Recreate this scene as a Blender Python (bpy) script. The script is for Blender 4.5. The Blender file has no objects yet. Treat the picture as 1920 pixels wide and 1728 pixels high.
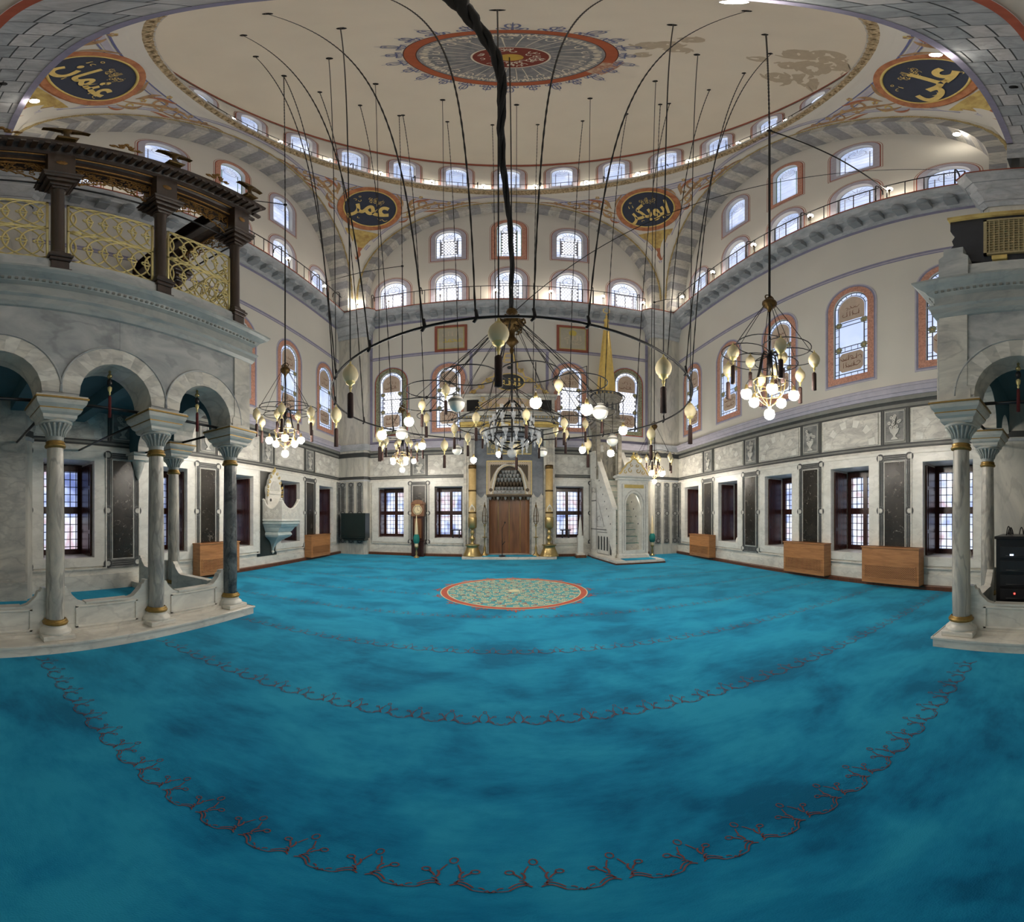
import bpy, math, random
from math import pi, sin, cos, atan2, hypot, sqrt
from mathutils import Vector, Matrix
from mathutils.geometry import tessellate_polygon
random.seed(7)
SC = bpy.context.scene
COL = SC.collection

# ------------------------------------------------------------------ helpers
class MB:
    """collects faces and links them as one mesh object"""
    def __init__(s): s.v=[]; s.f=[]; s.mi=[]; s.sm=[]; s.T=Matrix(); s.m=0; s.smooth=False; s.fn=None
    def add(s, vs, fs, m=None, smooth=None):
        b=len(s.v); T=s.T
        for p in vs:
            q = s.fn(p) if s.fn else p
            s.v.append(tuple(T @ Vector(q)))
        m = s.m if m is None else m; smooth = s.smooth if smooth is None else smooth
        for f in fs:
            s.f.append([b+i for i in f]); s.mi.append(m); s.sm.append(smooth)
    def box(s, x0,y0,z0,x1,y1,z1, m=None):
        s.add([(x0,y0,z0),(x1,y0,z0),(x1,y1,z0),(x0,y1,z0),(x0,y0,z1),(x1,y0,z1),(x1,y1,z1),(x0,y1,z1)],
              [(0,3,2,1),(4,5,6,7),(0,1,5,4),(1,2,6,5),(2,3,7,6),(3,0,4,7)], m, False)
    def cbox(s, c, d, m=None):
        s.box(c[0]-d[0]/2,c[1]-d[1]/2,c[2]-d[2]/2,c[0]+d[0]/2,c[1]+d[1]/2,c[2]+d[2]/2,m)
    def bevbox(s, x0,y0,z0,x1,y1,z1,b=.01,m=None):
        vs=[];fs=[]
        for z,i in ((z0,b),(z0+b,0),(z1-b,0),(z1,b)):
            vs+=[(x0+i,y0+i,z),(x1-i,y0+i,z),(x1-i,y1-i,z),(x0+i,y1-i,z)]
        for k in range(3):
            for j in range(4): fs.append((4*k+j,4*k+(j+1)%4,4*k+4+(j+1)%4,4*k+4+j))
        fs+=[(3,2,1,0),(12,13,14,15)]
        s.add(vs,fs,m,False)
    def flat(s, pts, y=0.0, holes=(), m=None):
        """polygon in the xz plane at depth y, holes cut out"""
        loops=[[Vector((p[0],p[1],0)) for p in L] for L in [pts]+list(holes)]
        tri=tessellate_polygon(loops); al=[p for L in loops for p in L]
        s.add([(p.x,y,p.y) for p in al],[tuple(t) for t in tri],m,False)
    def wallstrip(s, pts, y0, y1, m=None, closed=True, smooth=False):
        """sides of an outline in xz between depths y0 and y1"""
        n=len(pts); vs=[(p[0],y0,p[1]) for p in pts]+[(p[0],y1,p[1]) for p in pts]
        s.add(vs,[(i,(i+1)%n,n+(i+1)%n,n+i) for i in range(n if closed else n-1)],m,smooth)
    def prism(s, pts, y0, y1, holes=(), m=None, back=True):
        s.flat(pts,y0,holes,m)
        if back: s.flat(pts,y1,holes,m)
        s.wallstrip(pts,y0,y1,m)
        for h in holes: s.wallstrip(h,y0,y1,m)
    def hprism(s, pts, z0, z1, m=None):
        """polygon in the xy plane raised from z0 to z1"""
        n=len(pts)
        tri=tessellate_polygon([[Vector((p[0],p[1],0)) for p in pts]])
        s.add([(p[0],p[1],z0) for p in pts],[tuple(t) for t in tri],m,False)
        s.add([(p[0],p[1],z1) for p in pts],[tuple(t) for t in tri],m,False)
        s.add([(p[0],p[1],z0) for p in pts]+[(p[0],p[1],z1) for p in pts],[(i,(i+1)%n,n+(i+1)%n,n+i) for i in range(n)],m,False)
    def lathe(s, prof, n=16, c=(0,0,0), m=None, smooth=True, a0=0.0, a1=2*pi, sx=1.0, sy=1.0):
        full=abs(a1-a0-2*pi)<1e-6; k=n if full else n+1
        vs=[]
        for r,z in prof:
            for i in range(k):
                a=a0+(a1-a0)*i/n
                vs.append((c[0]+r*cos(a)*sx,c[1]+r*sin(a)*sy,c[2]+z))
        fs=[]
        for j in range(len(prof)-1):
            for i in range(n):
                i2=(i+1)%k
                fs.append((j*k+i,j*k+i2,(j+1)*k+i2,(j+1)*k+i))
        s.add(vs,fs,m,smooth)
    def tube(s, pts, r, n=6, m=None, closed=False, smooth=True):
        P=[Vector(p) for p in pts]; N=len(P)
        if N<2: return
        R=r if isinstance(r,(list,tuple)) else [r]*N
        vs=[];up=None
        for i in range(N):
            if closed: t=P[(i+1)%N]-P[i-1]
            else: t=P[min(i+1,N-1)]-P[max(i-1,0)]
            if t.length<1e-9: t=Vector((0,0,1))
            t.normalize()
            if up is None:
                up=Vector((0,0,1)) if abs(t.z)<.9 else Vector((1,0,0))
            a=up-t*up.dot(t)
            if a.length<1e-6: a=Vector((1,0,0))-t*t.x
            a.normalize(); b=t.cross(a); up=a
            for k in range(n):
                w=2*pi*k/n
                vs.append(P[i]+(a*cos(w)+b*sin(w))*R[i])
        fs=[]
        for i in range(N if closed else N-1):
            j=(i+1)%N
            for k in range(n):
                k2=(k+1)%n
                fs.append((i*n+k,i*n+k2,j*n+k2,j*n+k))
        if not closed: fs+=[tuple(range(n))[::-1],tuple((N-1)*n+k for k in range(n))]
        s.add(vs,fs,m,smooth)
    def sweep(s, path, prof, closed=False, m=None, smooth=False, caps=True):
        """moulding: prof points (out,z) carried along a path in plan, out = to the right of travel"""
        N=len(path); P=[Vector((p[0],p[1])) for p in path]; vs=[]
        for i in range(N):
            d0=(P[i]-P[i-1]) if (i>0 or closed) else None
            d1=(P[(i+1)%N]-P[i]) if (i<N-1 or closed) else None
            if d0 is None: d0=d1
            if d1 is None: d1=d0
            d0=d0.normalized(); d1=d1.normalized()
            n0=Vector((d0.y,-d0.x)); n1=Vector((d1.y,-d1.x))
            q=n0+n1
            q=q/max(q.dot(n0),.25) if q.length>1e-6 else n0
            for o,z in prof: vs.append((P[i].x+q.x*o,P[i].y+q.y*o,z))
        k=len(prof); fs=[]
        for i in range(N if closed else N-1):
            j=(i+1)%N
            for a in range(k-1): fs.append((i*k+a,j*k+a,j*k+a+1,i*k+a+1))
        if not closed and caps: fs+=[tuple(range(k)),tuple((N-1)*k+a for a in range(k))]
        s.add(vs,fs,m,smooth)
    def ribbon(s, pts, w, y=0.0, m=None, closed=False):
        """flat band of width w (or list of widths) along points of the xz plane, at depth y"""
        N=len(pts); P=[Vector((p[0],p[1])) for p in pts]
        W=w if isinstance(w,(list,tuple)) else [w]*N
        vs=[]
        for i in range(N):
            if closed: t=P[(i+1)%N]-P[i-1]
            else: t=P[min(i+1,N-1)]-P[max(i-1,0)]
            if t.length<1e-9: t=Vector((1,0))
            t.normalize(); n=Vector((-t.y,t.x))*W[i]/2
            vs+=[(P[i].x+n.x,y,P[i].y+n.y),(P[i].x-n.x,y,P[i].y-n.y)]
        fs=[(2*i,2*i+1,2*((i+1)%N)+1,2*((i+1)%N)) for i in range(N if closed else N-1)]
        s.add(vs,fs,m,False)
    def disc(s, cx, cz, r, y=0.0, n=24, m=None, rx=None):
        rx=rx or r
        s.add([(cx+rx*cos(2*pi*i/n),y,cz+r*sin(2*pi*i/n)) for i in range(n)],[tuple(range(n))],m,False)
    def ring(s, cx, cz, r0, r1, y=0.0, n=32, m=None, a0=0, a1=2*pi, e=1.0):
        full=abs(a1-a0-2*pi)<1e-6; k=n if full else n+1
        vs=[]
        for i in range(k):
            a=a0+(a1-a0)*i/n
            vs+=[(cx+r0*cos(a),y,cz+e*r0*sin(a)),(cx+r1*cos(a),y,cz+e*r1*sin(a))]
        s.add(vs,[(2*i,2*i+1,2*((i+1)%k)+1,2*((i+1)%k)) for i in range(n)],m,False)
    def sphere(s, c, r, n=12, k=8, m=None, sz=1.0):
        prof=[(max(r*sin(pi*i/k),1e-4),-r*sz*cos(pi*i/k)) for i in range(k+1)]
        s.lathe(prof,n,c,m,True)
    def text(s, body, cx, cz, size, y=0.0, m=None, width=None, bold=0.0, skew=0.0):
        """lettering as flat geometry in the xz plane"""
        me=text_mesh(body,bold)
        if not me[0]: return
        xs=[p[0] for p in me[0]]; zs=[p[1] for p in me[0]]
        k=size; kx=k
        if width: kx=width/(max(xs)-min(xs))
        ox=(max(xs)+min(xs))/2; oz=(max(zs)+min(zs))/2
        s.add([(cx+(p[0]-ox)*kx+skew*(p[1]-oz)*k,y,cz+(p[1]-oz)*k) for p in me[0]],me[1],m,False)
    def build(s, name, mats, parent=None, loc=None, rot=None, kind=None):
        me=bpy.data.meshes.new(name)
        me.from_pydata(s.v,[],s.f)
        if not isinstance(mats,(list,tuple)): mats=[mats]
        for mm in mats: me.materials.append(mm)
        me.polygons.foreach_set('material_index',s.mi)
        me.polygons.foreach_set('use_smooth',s.sm)
        me.update()
        o=bpy.data.objects.new(name,me); COL.objects.link(o)
        if parent: o.parent=parent
        if loc: o.location=loc
        if rot is not None: o.rotation_euler=(0,0,rot) if not isinstance(rot,(tuple,list)) else rot
        if kind: o['kind']=kind
        return o

_tx={}
def text_mesh(body,bold=0.0):
    if (body,bold) in _tx: return _tx[(body,bold)]
    c=bpy.data.curves.new('lettering','FONT'); c.body=body; c.size=1; c.resolution_u=3; c.offset=bold
    o=bpy.data.objects.new('lettering',c); COL.objects.link(o)
    dg=bpy.context.evaluated_depsgraph_get()
    me=bpy.data.meshes.new_from_object(o.evaluated_get(dg))
    r=([tuple(v.co) for v in me.vertices],[tuple(p.vertices) for p in me.polygons])
    bpy.data.objects.remove(o); bpy.data.curves.remove(c); bpy.data.meshes.remove(me)
    _tx[(body,bold)]=r
    return r

def empty(name, loc=(0,0,0), rz=0.0, label=None, cat=None, group=None, kind=None):
    o=bpy.data.objects.new(name,None); COL.objects.link(o)
    o.location=loc; o.rotation_euler=(0,0,rz); o.empty_display_size=.1
    return tag(o,label,cat,group,kind)
def tag(o,label=None,cat=None,group=None,kind=None):
    if label: o['label']=label
    if cat: o['category']=cat
    if group: o['group']=group
    if kind: o['kind']=kind
    return o
def dup(o, loc=None, rz=None, label=None, group=None, name=None, parent=None):
    """a copy of a thing with copies of its parts and their parts"""
    c=o.copy()
    if name: c.name=name
    COL.objects.link(c)
    if parent: c.parent=parent
    if loc is not None: c.location=loc
    if rz is not None: c.rotation_euler=(0,0,rz)
    if label: c['label']=label
    if group: c['group']=group
    for ch in list(o.children): dup(ch,parent=c)
    return c
def arcpts(cx,cz,r,a0,a1,n,e=1.0): return [(cx+r*cos(a0+(a1-a0)*i/n),cz+e*r*sin(a0+(a1-a0)*i/n)) for i in range(n+1)]
def arched(w,z0,z1,n=9,h=None,point=.06):
    """outline of a round-headed window with a slight point: width w, sill z0, crown z1"""
    h=h or w*.52; zs=z1-h; a=w/2
    pts=[(-a,z0),(a,z0)]
    for i in range(n+1):
        t=pi*i/(2*n); pts.append((a*cos(t)**(.85),zs+h*(sin(t)*(1-point)+point*(i/n)**3)))
    left=[(-p[0],p[1]) for p in pts[2:-1]][::-1]
    return pts+left
def bez(p0,p1,p2,p3,n=10):
    o=[]
    for i in range(n+1):
        t=i/n;u=1-t
        o.append(tuple(u**3*a+3*u*u*t*b+3*u*t*t*c+t**3*d for a,b,c,d in zip(p0,p1,p2,p3)))
    return o
def spiral(cx,cz,r0,r1,a0,turns,n=18): return [(cx+(r0+(r1-r0)*i/n)*cos(a0+2*pi*turns*i/n),cz+(r0+(r1-r0)*i/n)*sin(a0+2*pi*turns*i/n)) for i in range(n+1)]

# ------------------------------------------------------------------ materials
def lin(c):
    return tuple(((x/255)/12.92 if x/255<=.04045 else ((x/255+.055)/1.055)**2.4) for x in c)
def new_mat(name):
    m=bpy.data.materials.new(name); m.use_nodes=True
    nt=m.node_tree; return m,nt,nt.nodes['Principled BSDF']
def N(nt,t,**kw):
    n=nt.nodes.new(t)
    for k,v in kw.items():
        if k in n.inputs: n.inputs[k].default_value=v
        else: setattr(n,k,v)
    return n
def ramp(nt,fac,stops):
    r=nt.nodes.new('ShaderNodeValToRGB'); e=r.color_ramp.elements
    while len(e)<len(stops): e.new(.5)
    for i,(p,c) in enumerate(stops):
        e[i].position=p; e[i].color=(*c,1) if len(c)==3 else c
    nt.links.new(fac,r.inputs[0]); return r.outputs[0]
def pos(nt,scale=(1,1,1)):
    g=nt.nodes.new('ShaderNodeNewGeometry'); mp=nt.nodes.new('ShaderNodeMapping'); mp.inputs['Scale'].default_value=scale
    nt.links.new(g.outputs['Position'],mp.inputs['Vector']); return mp.outputs[0]
def plain(name,c,rough=.6,metal=0.0,var=.08,scale=6.0,bump=0.0,spec=.5):
    m,nt,b=new_mat(name); c=lin(c)
    n=N(nt,'ShaderNodeTexNoise',Scale=scale,Detail=5.0); nt.links.new(pos(nt),n.inputs['Vector'])
    col=ramp(nt,n.outputs['Fac'],[(.3,tuple(x*(1-var) for x in c)),(.7,tuple(min(1,x*(1+var)) for x in c))])
    nt.links.new(col,b.inputs['Base Color'])
    b.inputs['Roughness'].default_value=rough; b.inputs['Metallic'].default_value=metal; b.inputs['Specular IOR Level'].default_value=spec
    if bump:
        bp=N(nt,'ShaderNodeBump',Strength=bump,Distance=.01); nt.links.new(n.outputs['Fac'],bp.inputs['Height']); nt.links.new(bp.outputs[0],b.inputs['Normal'])
    return m
def marble(name,c0,c1,scale=1.2,rough=.3,vein=.5,stretch=(1,1,2.2),slab=None):
    """stone with cloudy bands and thin veins"""
    m,nt,b=new_mat(name); p=pos(nt,stretch)
    n1=N(nt,'ShaderNodeTexNoise',Scale=scale,Detail=8.0,Roughness=.62,Distortion=1.3); nt.links.new(p,n1.inputs['Vector'])
    w=N(nt,'ShaderNodeTexWave',Scale=scale*.7,Distortion=14.0,Detail=4.0); w.inputs['Detail Scale'].default_value=1.4
    nt.links.new(p,w.inputs['Vector'])
    a=ramp(nt,n1.outputs['Fac'],[(.34,lin(c1)),(.62,lin(c0))])
    v=ramp(nt,w.outputs['Fac'],[(0.0,(vein,)*3),(.12,(0,0,0))])
    mx=N(nt,'ShaderNodeMix',data_type='RGBA'); nt.links.new(v,mx.inputs[0]); nt.links.new(a,mx.inputs[6]); mx.inputs[7].default_value=(*[x*.55 for x in lin(c1)],1)
    out=mx.outputs[2]
    if slab:
        br=N(nt,'ShaderNodeTexBrick',Scale=1.0); br.inputs['Brick Width'].default_value=slab[0]; br.inputs['Row Height'].default_value=slab[1]
        br.inputs['Mortar Size'].default_value=.004; br.inputs['Color1'].default_value=(.86,.86,.86,1); br.inputs['Color2'].default_value=(1.08,1.06,1.03,1); br.inputs['Mortar'].default_value=(.55,.55,.55,1)
        sp=N(nt,'ShaderNodeSeparateXYZ'); g=N(nt,'ShaderNodeNewGeometry'); nt.links.new(g.outputs['Position'],sp.inputs[0])
        ad=N(nt,'ShaderNodeMath',operation='ADD'); nt.links.new(sp.outputs[0],ad.inputs[0]); nt.links.new(sp.outputs[1],ad.inputs[1])
        cb=N(nt,'ShaderNodeCombineXYZ'); nt.links.new(ad.outputs[0],cb.inputs[0]); nt.links.new(sp.outputs[2],cb.inputs[1]); nt.links.new(cb.outputs[0],br.inputs['Vector'])
        ml=N(nt,'ShaderNodeMix',data_type='RGBA',blend_type='MULTIPLY'); ml.inputs[0].default_value=1.0
        nt.links.new(out,ml.inputs[6]); nt.links.new(br.outputs['Color'],ml.inputs[7]); out=ml.outputs[2]
    nt.links.new(out,b.inputs['Base Color']); b.inputs['Roughness'].default_value=rough
    return m
def emit(name,c,s,base=(255,250,240)):
    m,nt,b=new_mat(name); b.inputs['Base Color'].default_value=(*lin(base),1)
    b.inputs['Emission Color'].default_value=(*lin(c),1); b.inputs['Emission Strength'].default_value=s
    return m
def fleck(name,c0,c1,scale=9,rough=.25,thr=.62):
    """dark breccia with pale flecks"""
    m,nt,b=new_mat(name); p=pos(nt)
    n=N(nt,'ShaderNodeTexNoise',Scale=scale,Detail=9.0,Roughness=.7,Distortion=2.0); nt.links.new(p,n.inputs['Vector'])
    n2=N(nt,'ShaderNodeTexNoise',Scale=scale*.3,Detail=3.0); nt.links.new(p,n2.inputs['Vector'])
    a=ramp(nt,n2.outputs['Fac'],[(.35,tuple(x*.6 for x in lin(c0))),(.7,tuple(x*1.5 for x in lin(c0)))])
    f=ramp(nt,n.outputs['Fac'],[(thr,(0,0,0)),(thr+.1,(.75,.75,.75))])
    mx=N(nt,'ShaderNodeMix',data_type='RGBA'); nt.links.new(f,mx.inputs[0]); nt.links.new(a,mx.inputs[6]); mx.inputs[7].default_value=(*lin(c1),1)
    nt.links.new(mx.outputs[2],b.inputs['Base Color']); b.inputs['Roughness'].default_value=rough
    return m
def twotone(name,c0,c1,scale,lo,hi,rough=.7,metal=0.0,detail=6.0,strength=0.0):
    m,nt,b=new_mat(name)
    n=N(nt,'ShaderNodeTexNoise',Scale=scale,Detail=detail,Roughness=.6); nt.links.new(pos(nt),n.inputs['Vector'])
    c=ramp(nt,n.outputs['Fac'],[(lo,lin(c0)),(hi,lin(c1))])
    nt.links.new(c,b.inputs['Base Color']); b.inputs['Roughness'].default_value=rough; b.inputs['Metallic'].default_value=metal
    if strength:
        nt.links.new(c,b.inputs['Emission Color']); b.inputs['Emission Strength'].default_value=strength
    return m
def wood(name,c0,c1,scale=3,rough=.35,stretch=(6,6,.6)):
    m,nt,b=new_mat(name)
    n=N(nt,'ShaderNodeTexNoise',Scale=scale,Detail=7.0,Distortion=.8); nt.links.new(pos(nt,stretch),n.inputs['Vector'])
    c=ramp(nt,n.outputs['Fac'],[(.3,lin(c0)),(.7,lin(c1))]); nt.links.new(c,b.inputs['Base Color']); b.inputs['Roughness'].default_value=rough
    return m
def glass(name,tint=(255,255,255)):
    m,nt,b=new_mat(name)
    b.inputs['Base Color'].default_value=(*lin(tint),1); b.inputs['Roughness'].default_value=.03; b.inputs['Transmission Weight'].default_value=.0
    b.inputs['Alpha'].default_value=.32; b.inputs['Specular IOR Level'].default_value=.9
    return m

M={}
M['white_marble']=marble('white_marble',(232,229,219),(204,201,192),1.3,.3,.25)
M['frame_marble']=marble('frame_marble',(238,236,228),(220,218,209),1.5,.3,.18)
M['grey_marble']=marble('grey_marble',(190,192,190),(140,146,149),.9,.35,.35,(1,1,1.6),(1.9,1.05))
M['pale_marble']=marble('pale_marble',(214,210,198),(166,165,160),1.1,.33,.3)
M['slab_marble']=marble('slab_marble',(226,223,213),(186,183,176),1.6,.28,.3,(1,1,2.6))
M['streak_marble']=marble('streak_marble',(208,202,188),(140,140,138),1.4,.25,.45,(2.4,2.4,.7))
M['dark_column_marble']=marble('dark_column_marble',(112,116,116),(58,64,68),2.2,.25,.5,(1.5,1.5,1.2))
M['pier_marble']=marble('pier_marble',(208,204,192),(180,178,170),1.2,.4,.3,(1.6,1.6,.5))
M['line_dark']=plain('line_dark',(60,62,62),.5,0,.12)
M['line_mid']=plain('line_mid',(128,128,122),.5,0,.1)
M['verde']=fleck('verde',(40,36,31),(190,184,172),6,.25,.6)
M['verde_dark']=fleck('verde_dark',(44,46,42),(120,118,108),5,.3,.66)
M['panel_grey']=marble('panel_grey',(150,150,146),(108,110,110),2.0,.35,.25)
M['carve']=plain('carve',(204,202,194),.5,0,.12,10)
M['plaster']=plain('plaster',(208,205,196),.9,0,.025,.8,spec=.2)
M['dome_plaster']=plain('dome_plaster',(228,221,205),.9,0,.03,.7,spec=.2)
M['lilac']=plain('lilac',(136,134,158),.8,0,.1)
M['lilac_pale']=plain('lilac_pale',(178,175,188),.8,0,.08)
M['blue_line']=plain('blue_line',(104,108,150),.8,0,.1)
M['red_line']=plain('red_line',(150,78,58),.8,0,.12)
M['pink_border']=twotone('pink_border',(206,152,130),(172,124,106),24,.4,.62,.8)
M['green_border']=twotone('green_border',(150,160,130),(112,98,84),26,.42,.6,.8)
M['green_line']=plain('green_line',(120,168,120),.7)
M['grey_band']=plain('grey_band',(172,166,156),.8,0,.06)
M['soffit_dark']=marble('soffit_dark',(152,152,153),(128,130,132),3,.6,.2)
M['soffit_pale']=marble('soffit_pale',(196,193,184),(160,159,154),3,.6,.2)
M['rope']=twotone('rope',(190,168,110),(120,104,72),40,.4,.6,.6)
M['cornice']=marble('cornice',(188,191,194),(158,162,166),1.6,.55,.2)
M['cornice_dark']=plain('cornice_dark',(146,151,155),.6)
M['ring_gold']=twotone('ring_gold',(196,176,140),(128,108,76),14,.4,.62,.7)
M['block']=[marble('block_%d'%i,c,tuple(x-28 for x in c),2.0,.6,.2,(1,1,1)) for i,c in enumerate([(178,182,186),(166,172,178),(188,190,193),(158,165,171)])]
M['joint']=plain('joint',(96,100,104),.8)
M['iron']=plain('iron',(30,30,32),.5,.6,.1)
M['chain']=plain('chain',(34,34,34),.6,.4,.2,30)
M['brass']=plain('brass',(178,158,108),.3,.85,.1,20)
M['brass_pale']=plain('brass_pale',(220,204,142),.42,.5,.06,10)
M['gold']=plain('gold',(236,206,122),.35,.45,.08,8)
M['bronze']=plain('bronze',(92,72,40),.4,.8,.25,30)
M['brown_wood']=wood('brown_wood',(44,33,26),(66,50,38),2,.35)
M['fret_gold']=plain('fret_gold',(140,104,52),.45,.6,.3,30)
M['oak']=wood('oak',(156,104,60),(188,132,82),2.5,.4,(1,1,9))
M['trim_wood']=wood('trim_wood',(82,46,26),(108,64,38),3,.4)
M['shutter']=wood('shutter',(46,26,22),(70,38,32),3,.25)
M['door_wood']=wood('door_wood',(92,58,36),(136,92,60),1.6,.35)
M['dark_green']=plain('dark_green',(22,38,36),.35)
M['black']=plain('black',(20,20,22),.35)
M['navy']=plain('navy',(34,38,46),.5)
M['gilt']=plain('gilt',(222,196,120),.45,.4,.08,12)
M['roundel_rim']=twotone('roundel_rim',(184,124,82),(160,98,64),5,.4,.6,.6)
M['ochre']=twotone('ochre',(200,178,110),(160,130,74),3,.4,.65,.8)
M['scroll']=twotone('scroll',(180,146,104),(144,114,84),4,.4,.62,.8)
M['rust']=plain('rust',(164,106,78),.8)
M['medal_grey']=marble('medal_grey',(150,150,150),(112,116,122),1.8,.8,.1,(1,1,1))
M['medal_red']=plain('medal_red',(124,58,48),.8)
M['medal_orange']=plain('medal_orange',(172,94,62),.8)
M['medal_white']=plain('medal_white',(222,214,196),.8)
M['medal_blue']=plain('medal_blue',(112,118,150),.8,0,.1)
M['stain']=plain('stain',(190,178,156),.9,0,.05)
M['ivory']=plain('ivory',(216,202,164),.6,0,.06)
M['tassel']=plain('tassel',(44,22,17),.8,0,.25,60)
M['candle']=twotone('candle',(214,186,130),(196,166,110),3,.4,.6,.5)
M['milk_glass']=plain('milk_glass',(238,236,226),.4)
M['clear_glass']=glass('clear_glass')
M['crystal']=glass('crystal',(235,240,245))
M['bulb']=emit('bulb',(255,245,231),300.0)
M['lamp_soft']=emit('lamp_soft',(255,243,224),40.0)
M['lamp_glow']=emit('lamp_glow',(255,243,224),85.0)
M['led_red']=emit('led_red',(255,40,30),3.0)
M['led_white']=emit('led_white',(200,220,255),2.0)
M['loge_vault']=plain('loge_vault',(74,112,122),.7,0,.06)
M['rubble']=plain('rubble',(200,202,200),.6)
M['turq_cloth']=plain('turq_cloth',(24,120,112),.8)
M['white_paint']=plain('white_paint',(226,224,216),.6)
M['gallery_white']=marble('gallery_white',(196,198,194),(158,164,166),1.0,.35,.25)
M['teal_stone']=marble('teal_stone',(166,169,165),(138,146,145),1.5,.35,.2)
M['lead']=plain('lead',(70,72,74),.6,.3)
M['callig_brown']=plain('callig_brown',(192,172,154),.7)
M['callig_ink']=plain('callig_ink',(122,84,66),.7)

# panes: daylight behind coloured and clear glass
def pane_mat(name,stops,scale,strength,warp=.6):
    m,nt,b=new_mat(name)
    n=N(nt,'ShaderNodeTexNoise',Scale=scale,Detail=3.0,Distortion=warp); nt.links.new(pos(nt),n.inputs['Vector'])
    c=ramp(nt,n.outputs['Fac'],[(p,lin(q)) for p,q in stops])
    nt.links.new(c,b.inputs['Emission Color']); b.inputs['Emission Strength'].default_value=strength
    b.inputs['Base Color'].default_value=(.5,.55,.62,1); b.inputs['Roughness'].default_value=.15
    return m
M['pane_sky']=pane_mat('pane_sky',[(.35,(150,172,216)),(.55,(186,200,232)),(.7,(226,234,252))],1.1,.72)
M['pane_bright']=pane_mat('pane_bright',[(.35,(190,204,246)),(.6,(238,242,255))],2.0,.85)
M['pane_cell']=pane_mat('pane_cell',[(.35,(235,240,255)),(.6,(255,255,255))],3.0,1.15)
M['pane_street']=pane_mat('pane_street',[(.34,(96,112,170)),(.44,(170,186,232)),(.54,(228,234,252)),(.64,(198,172,182)),(.72,(190,204,240))],1.6,.9,.3)

# carpet: turquoise pile brushed in lighter and darker patches
def carpet():
    m,nt,b=new_mat('carpet'); p=pos(nt,(1,1.35,1))
    n=N(nt,'ShaderNodeTexNoise',Scale=1.05,Detail=5.0,Roughness=.55,Distortion=.4); nt.links.new(p,n.inputs['Vector'])
    n2=N(nt,'ShaderNodeTexNoise',Scale=5.0,Detail=6.0,Roughness=.7); nt.links.new(pos(nt,(1,2.2,1)),n2.inputs['Vector'])
    n3=N(nt,'ShaderNodeTexNoise',Scale=130.0,Detail=2.0); nt.links.new(p,n3.inputs['Vector'])
    mx=N(nt,'ShaderNodeMath',operation='MULTIPLY_ADD'); nt.links.new(n2.outputs['Fac'],mx.inputs[0]); mx.inputs[1].default_value=.28; nt.links.new(n.outputs['Fac'],mx.inputs[2])
    c=ramp(nt,mx.outputs[0],[(.5,lin((5,90,130))),(.58,lin((12,112,154))),(.65,lin((20,126,168))),(.76,lin((34,142,180)))])
    nt.links.new(c,b.inputs['Base Color']); b.inputs['Roughness'].default_value=.95; b.inputs['Specular IOR Level'].default_value=.1
    b.inputs['Sheen Weight'].default_value=.7; b.inputs['Sheen Roughness'].default_value=.45; b.inputs['Sheen Tint'].default_value=(*lin((95,215,250)),1)
    bp=N(nt,'ShaderNodeBump',Strength=.5,Distance=.004); nt.links.new(n3.outputs['Fac'],bp.inputs['Height']); nt.links.new(bp.outputs[0],b.inputs['Normal'])
    return m
M['carpet']=carpet()
M['motif']=plain('motif',(112,66,68),.9,0,.15,20)
M['med_pale']=plain('med_pale',(196,196,160),.9)
M['med_rust']=plain('med_rust',(166,78,58),.9)
M['med_teal']=plain('med_teal',(70,150,158),.9)

# ------------------------------------------------------------------ the room's measures
W=7.02; L=13.86; DY=7.1; A=6.3; Z0=11.9; RIN=5.75; YB=-1.6
FB=Matrix.Translation((0,L,0))
FR=Matrix.Translation((W,DY,0))@Matrix.Rotation(-pi/2,4,'Z')
FL=Matrix.Translation((-W,DY,0))@Matrix.Rotation(pi/2,4,'Z')
SPH=A*sqrt(2)
EXPO=0.55; SKY=0.4
# ------------------------------------------------------------------ camera and daylight
cam=bpy.data.cameras.new('camera'); co=bpy.data.objects.new('camera',cam); COL.objects.link(co); SC.camera=co
cam.type='PANO'; cam.panorama_type='EQUIRECTANGULAR'
KP=663.0
cam.longitude_min=-951.3/KP; cam.longitude_max=(1920-951.3)/KP
cam.latitude_max=967.2/KP; cam.latitude_min=-(1728-967.2)/KP
co.location=(-.07,0,1.6); co.rotation_euler=(pi/2,0,0); cam.clip_start=.02
SC.view_settings.view_transform='Standard'; SC.view_settings.look='None'; SC.view_settings.exposure=EXPO
SC.view_settings.gamma=1.0; SC.view_settings.use_curve_mapping=False
wd=bpy.data.worlds.new('daylight'); SC.world=wd; wd.use_nodes=True
bg=wd.node_tree.nodes['Background']; bg.inputs[0].default_value=(.93,.95,1.0,1); bg.inputs[1].default_value=SKY

# ------------------------------------------------------------------ setting out
LOW_S=[2.39+2.48*k for k in range(5)]           # low and middle windows of the side walls (distance along the wall)
LOW_B=[-4.8,-2.4,2.4,4.8]
TYM_S=[-4.7,-2.35,0,2.35,4.7]; TYM_B=[-4.73,-2.4,0,2.4,4.73]
SIDES={'back':(FB,-7.02,7.02,LOW_B,TYM_B),
       'right':(FR,DY-L,DY-YB,[DY-y for y in LOW_S],TYM_S),
       'left':(FL,YB-DY,L-DY,[y-DY for y in LOW_S],TYM_S)}
def row1_dims(side,c):
    if side=='back' and abs(c)>4: return (1.18,11.22,13.0)
    return (1.08,11.2,13.15) if abs(c)<4 else (1.02,11.2,12.95)
def row2_dims(side,c): return (.98,14.12,16.75) if c==0 else (1.06,14.2,16.25)
MIDW=1.0; MIDZ=(5.2,7.9)
LOWW=1.12; LOWZ=(.72,2.78)

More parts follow.
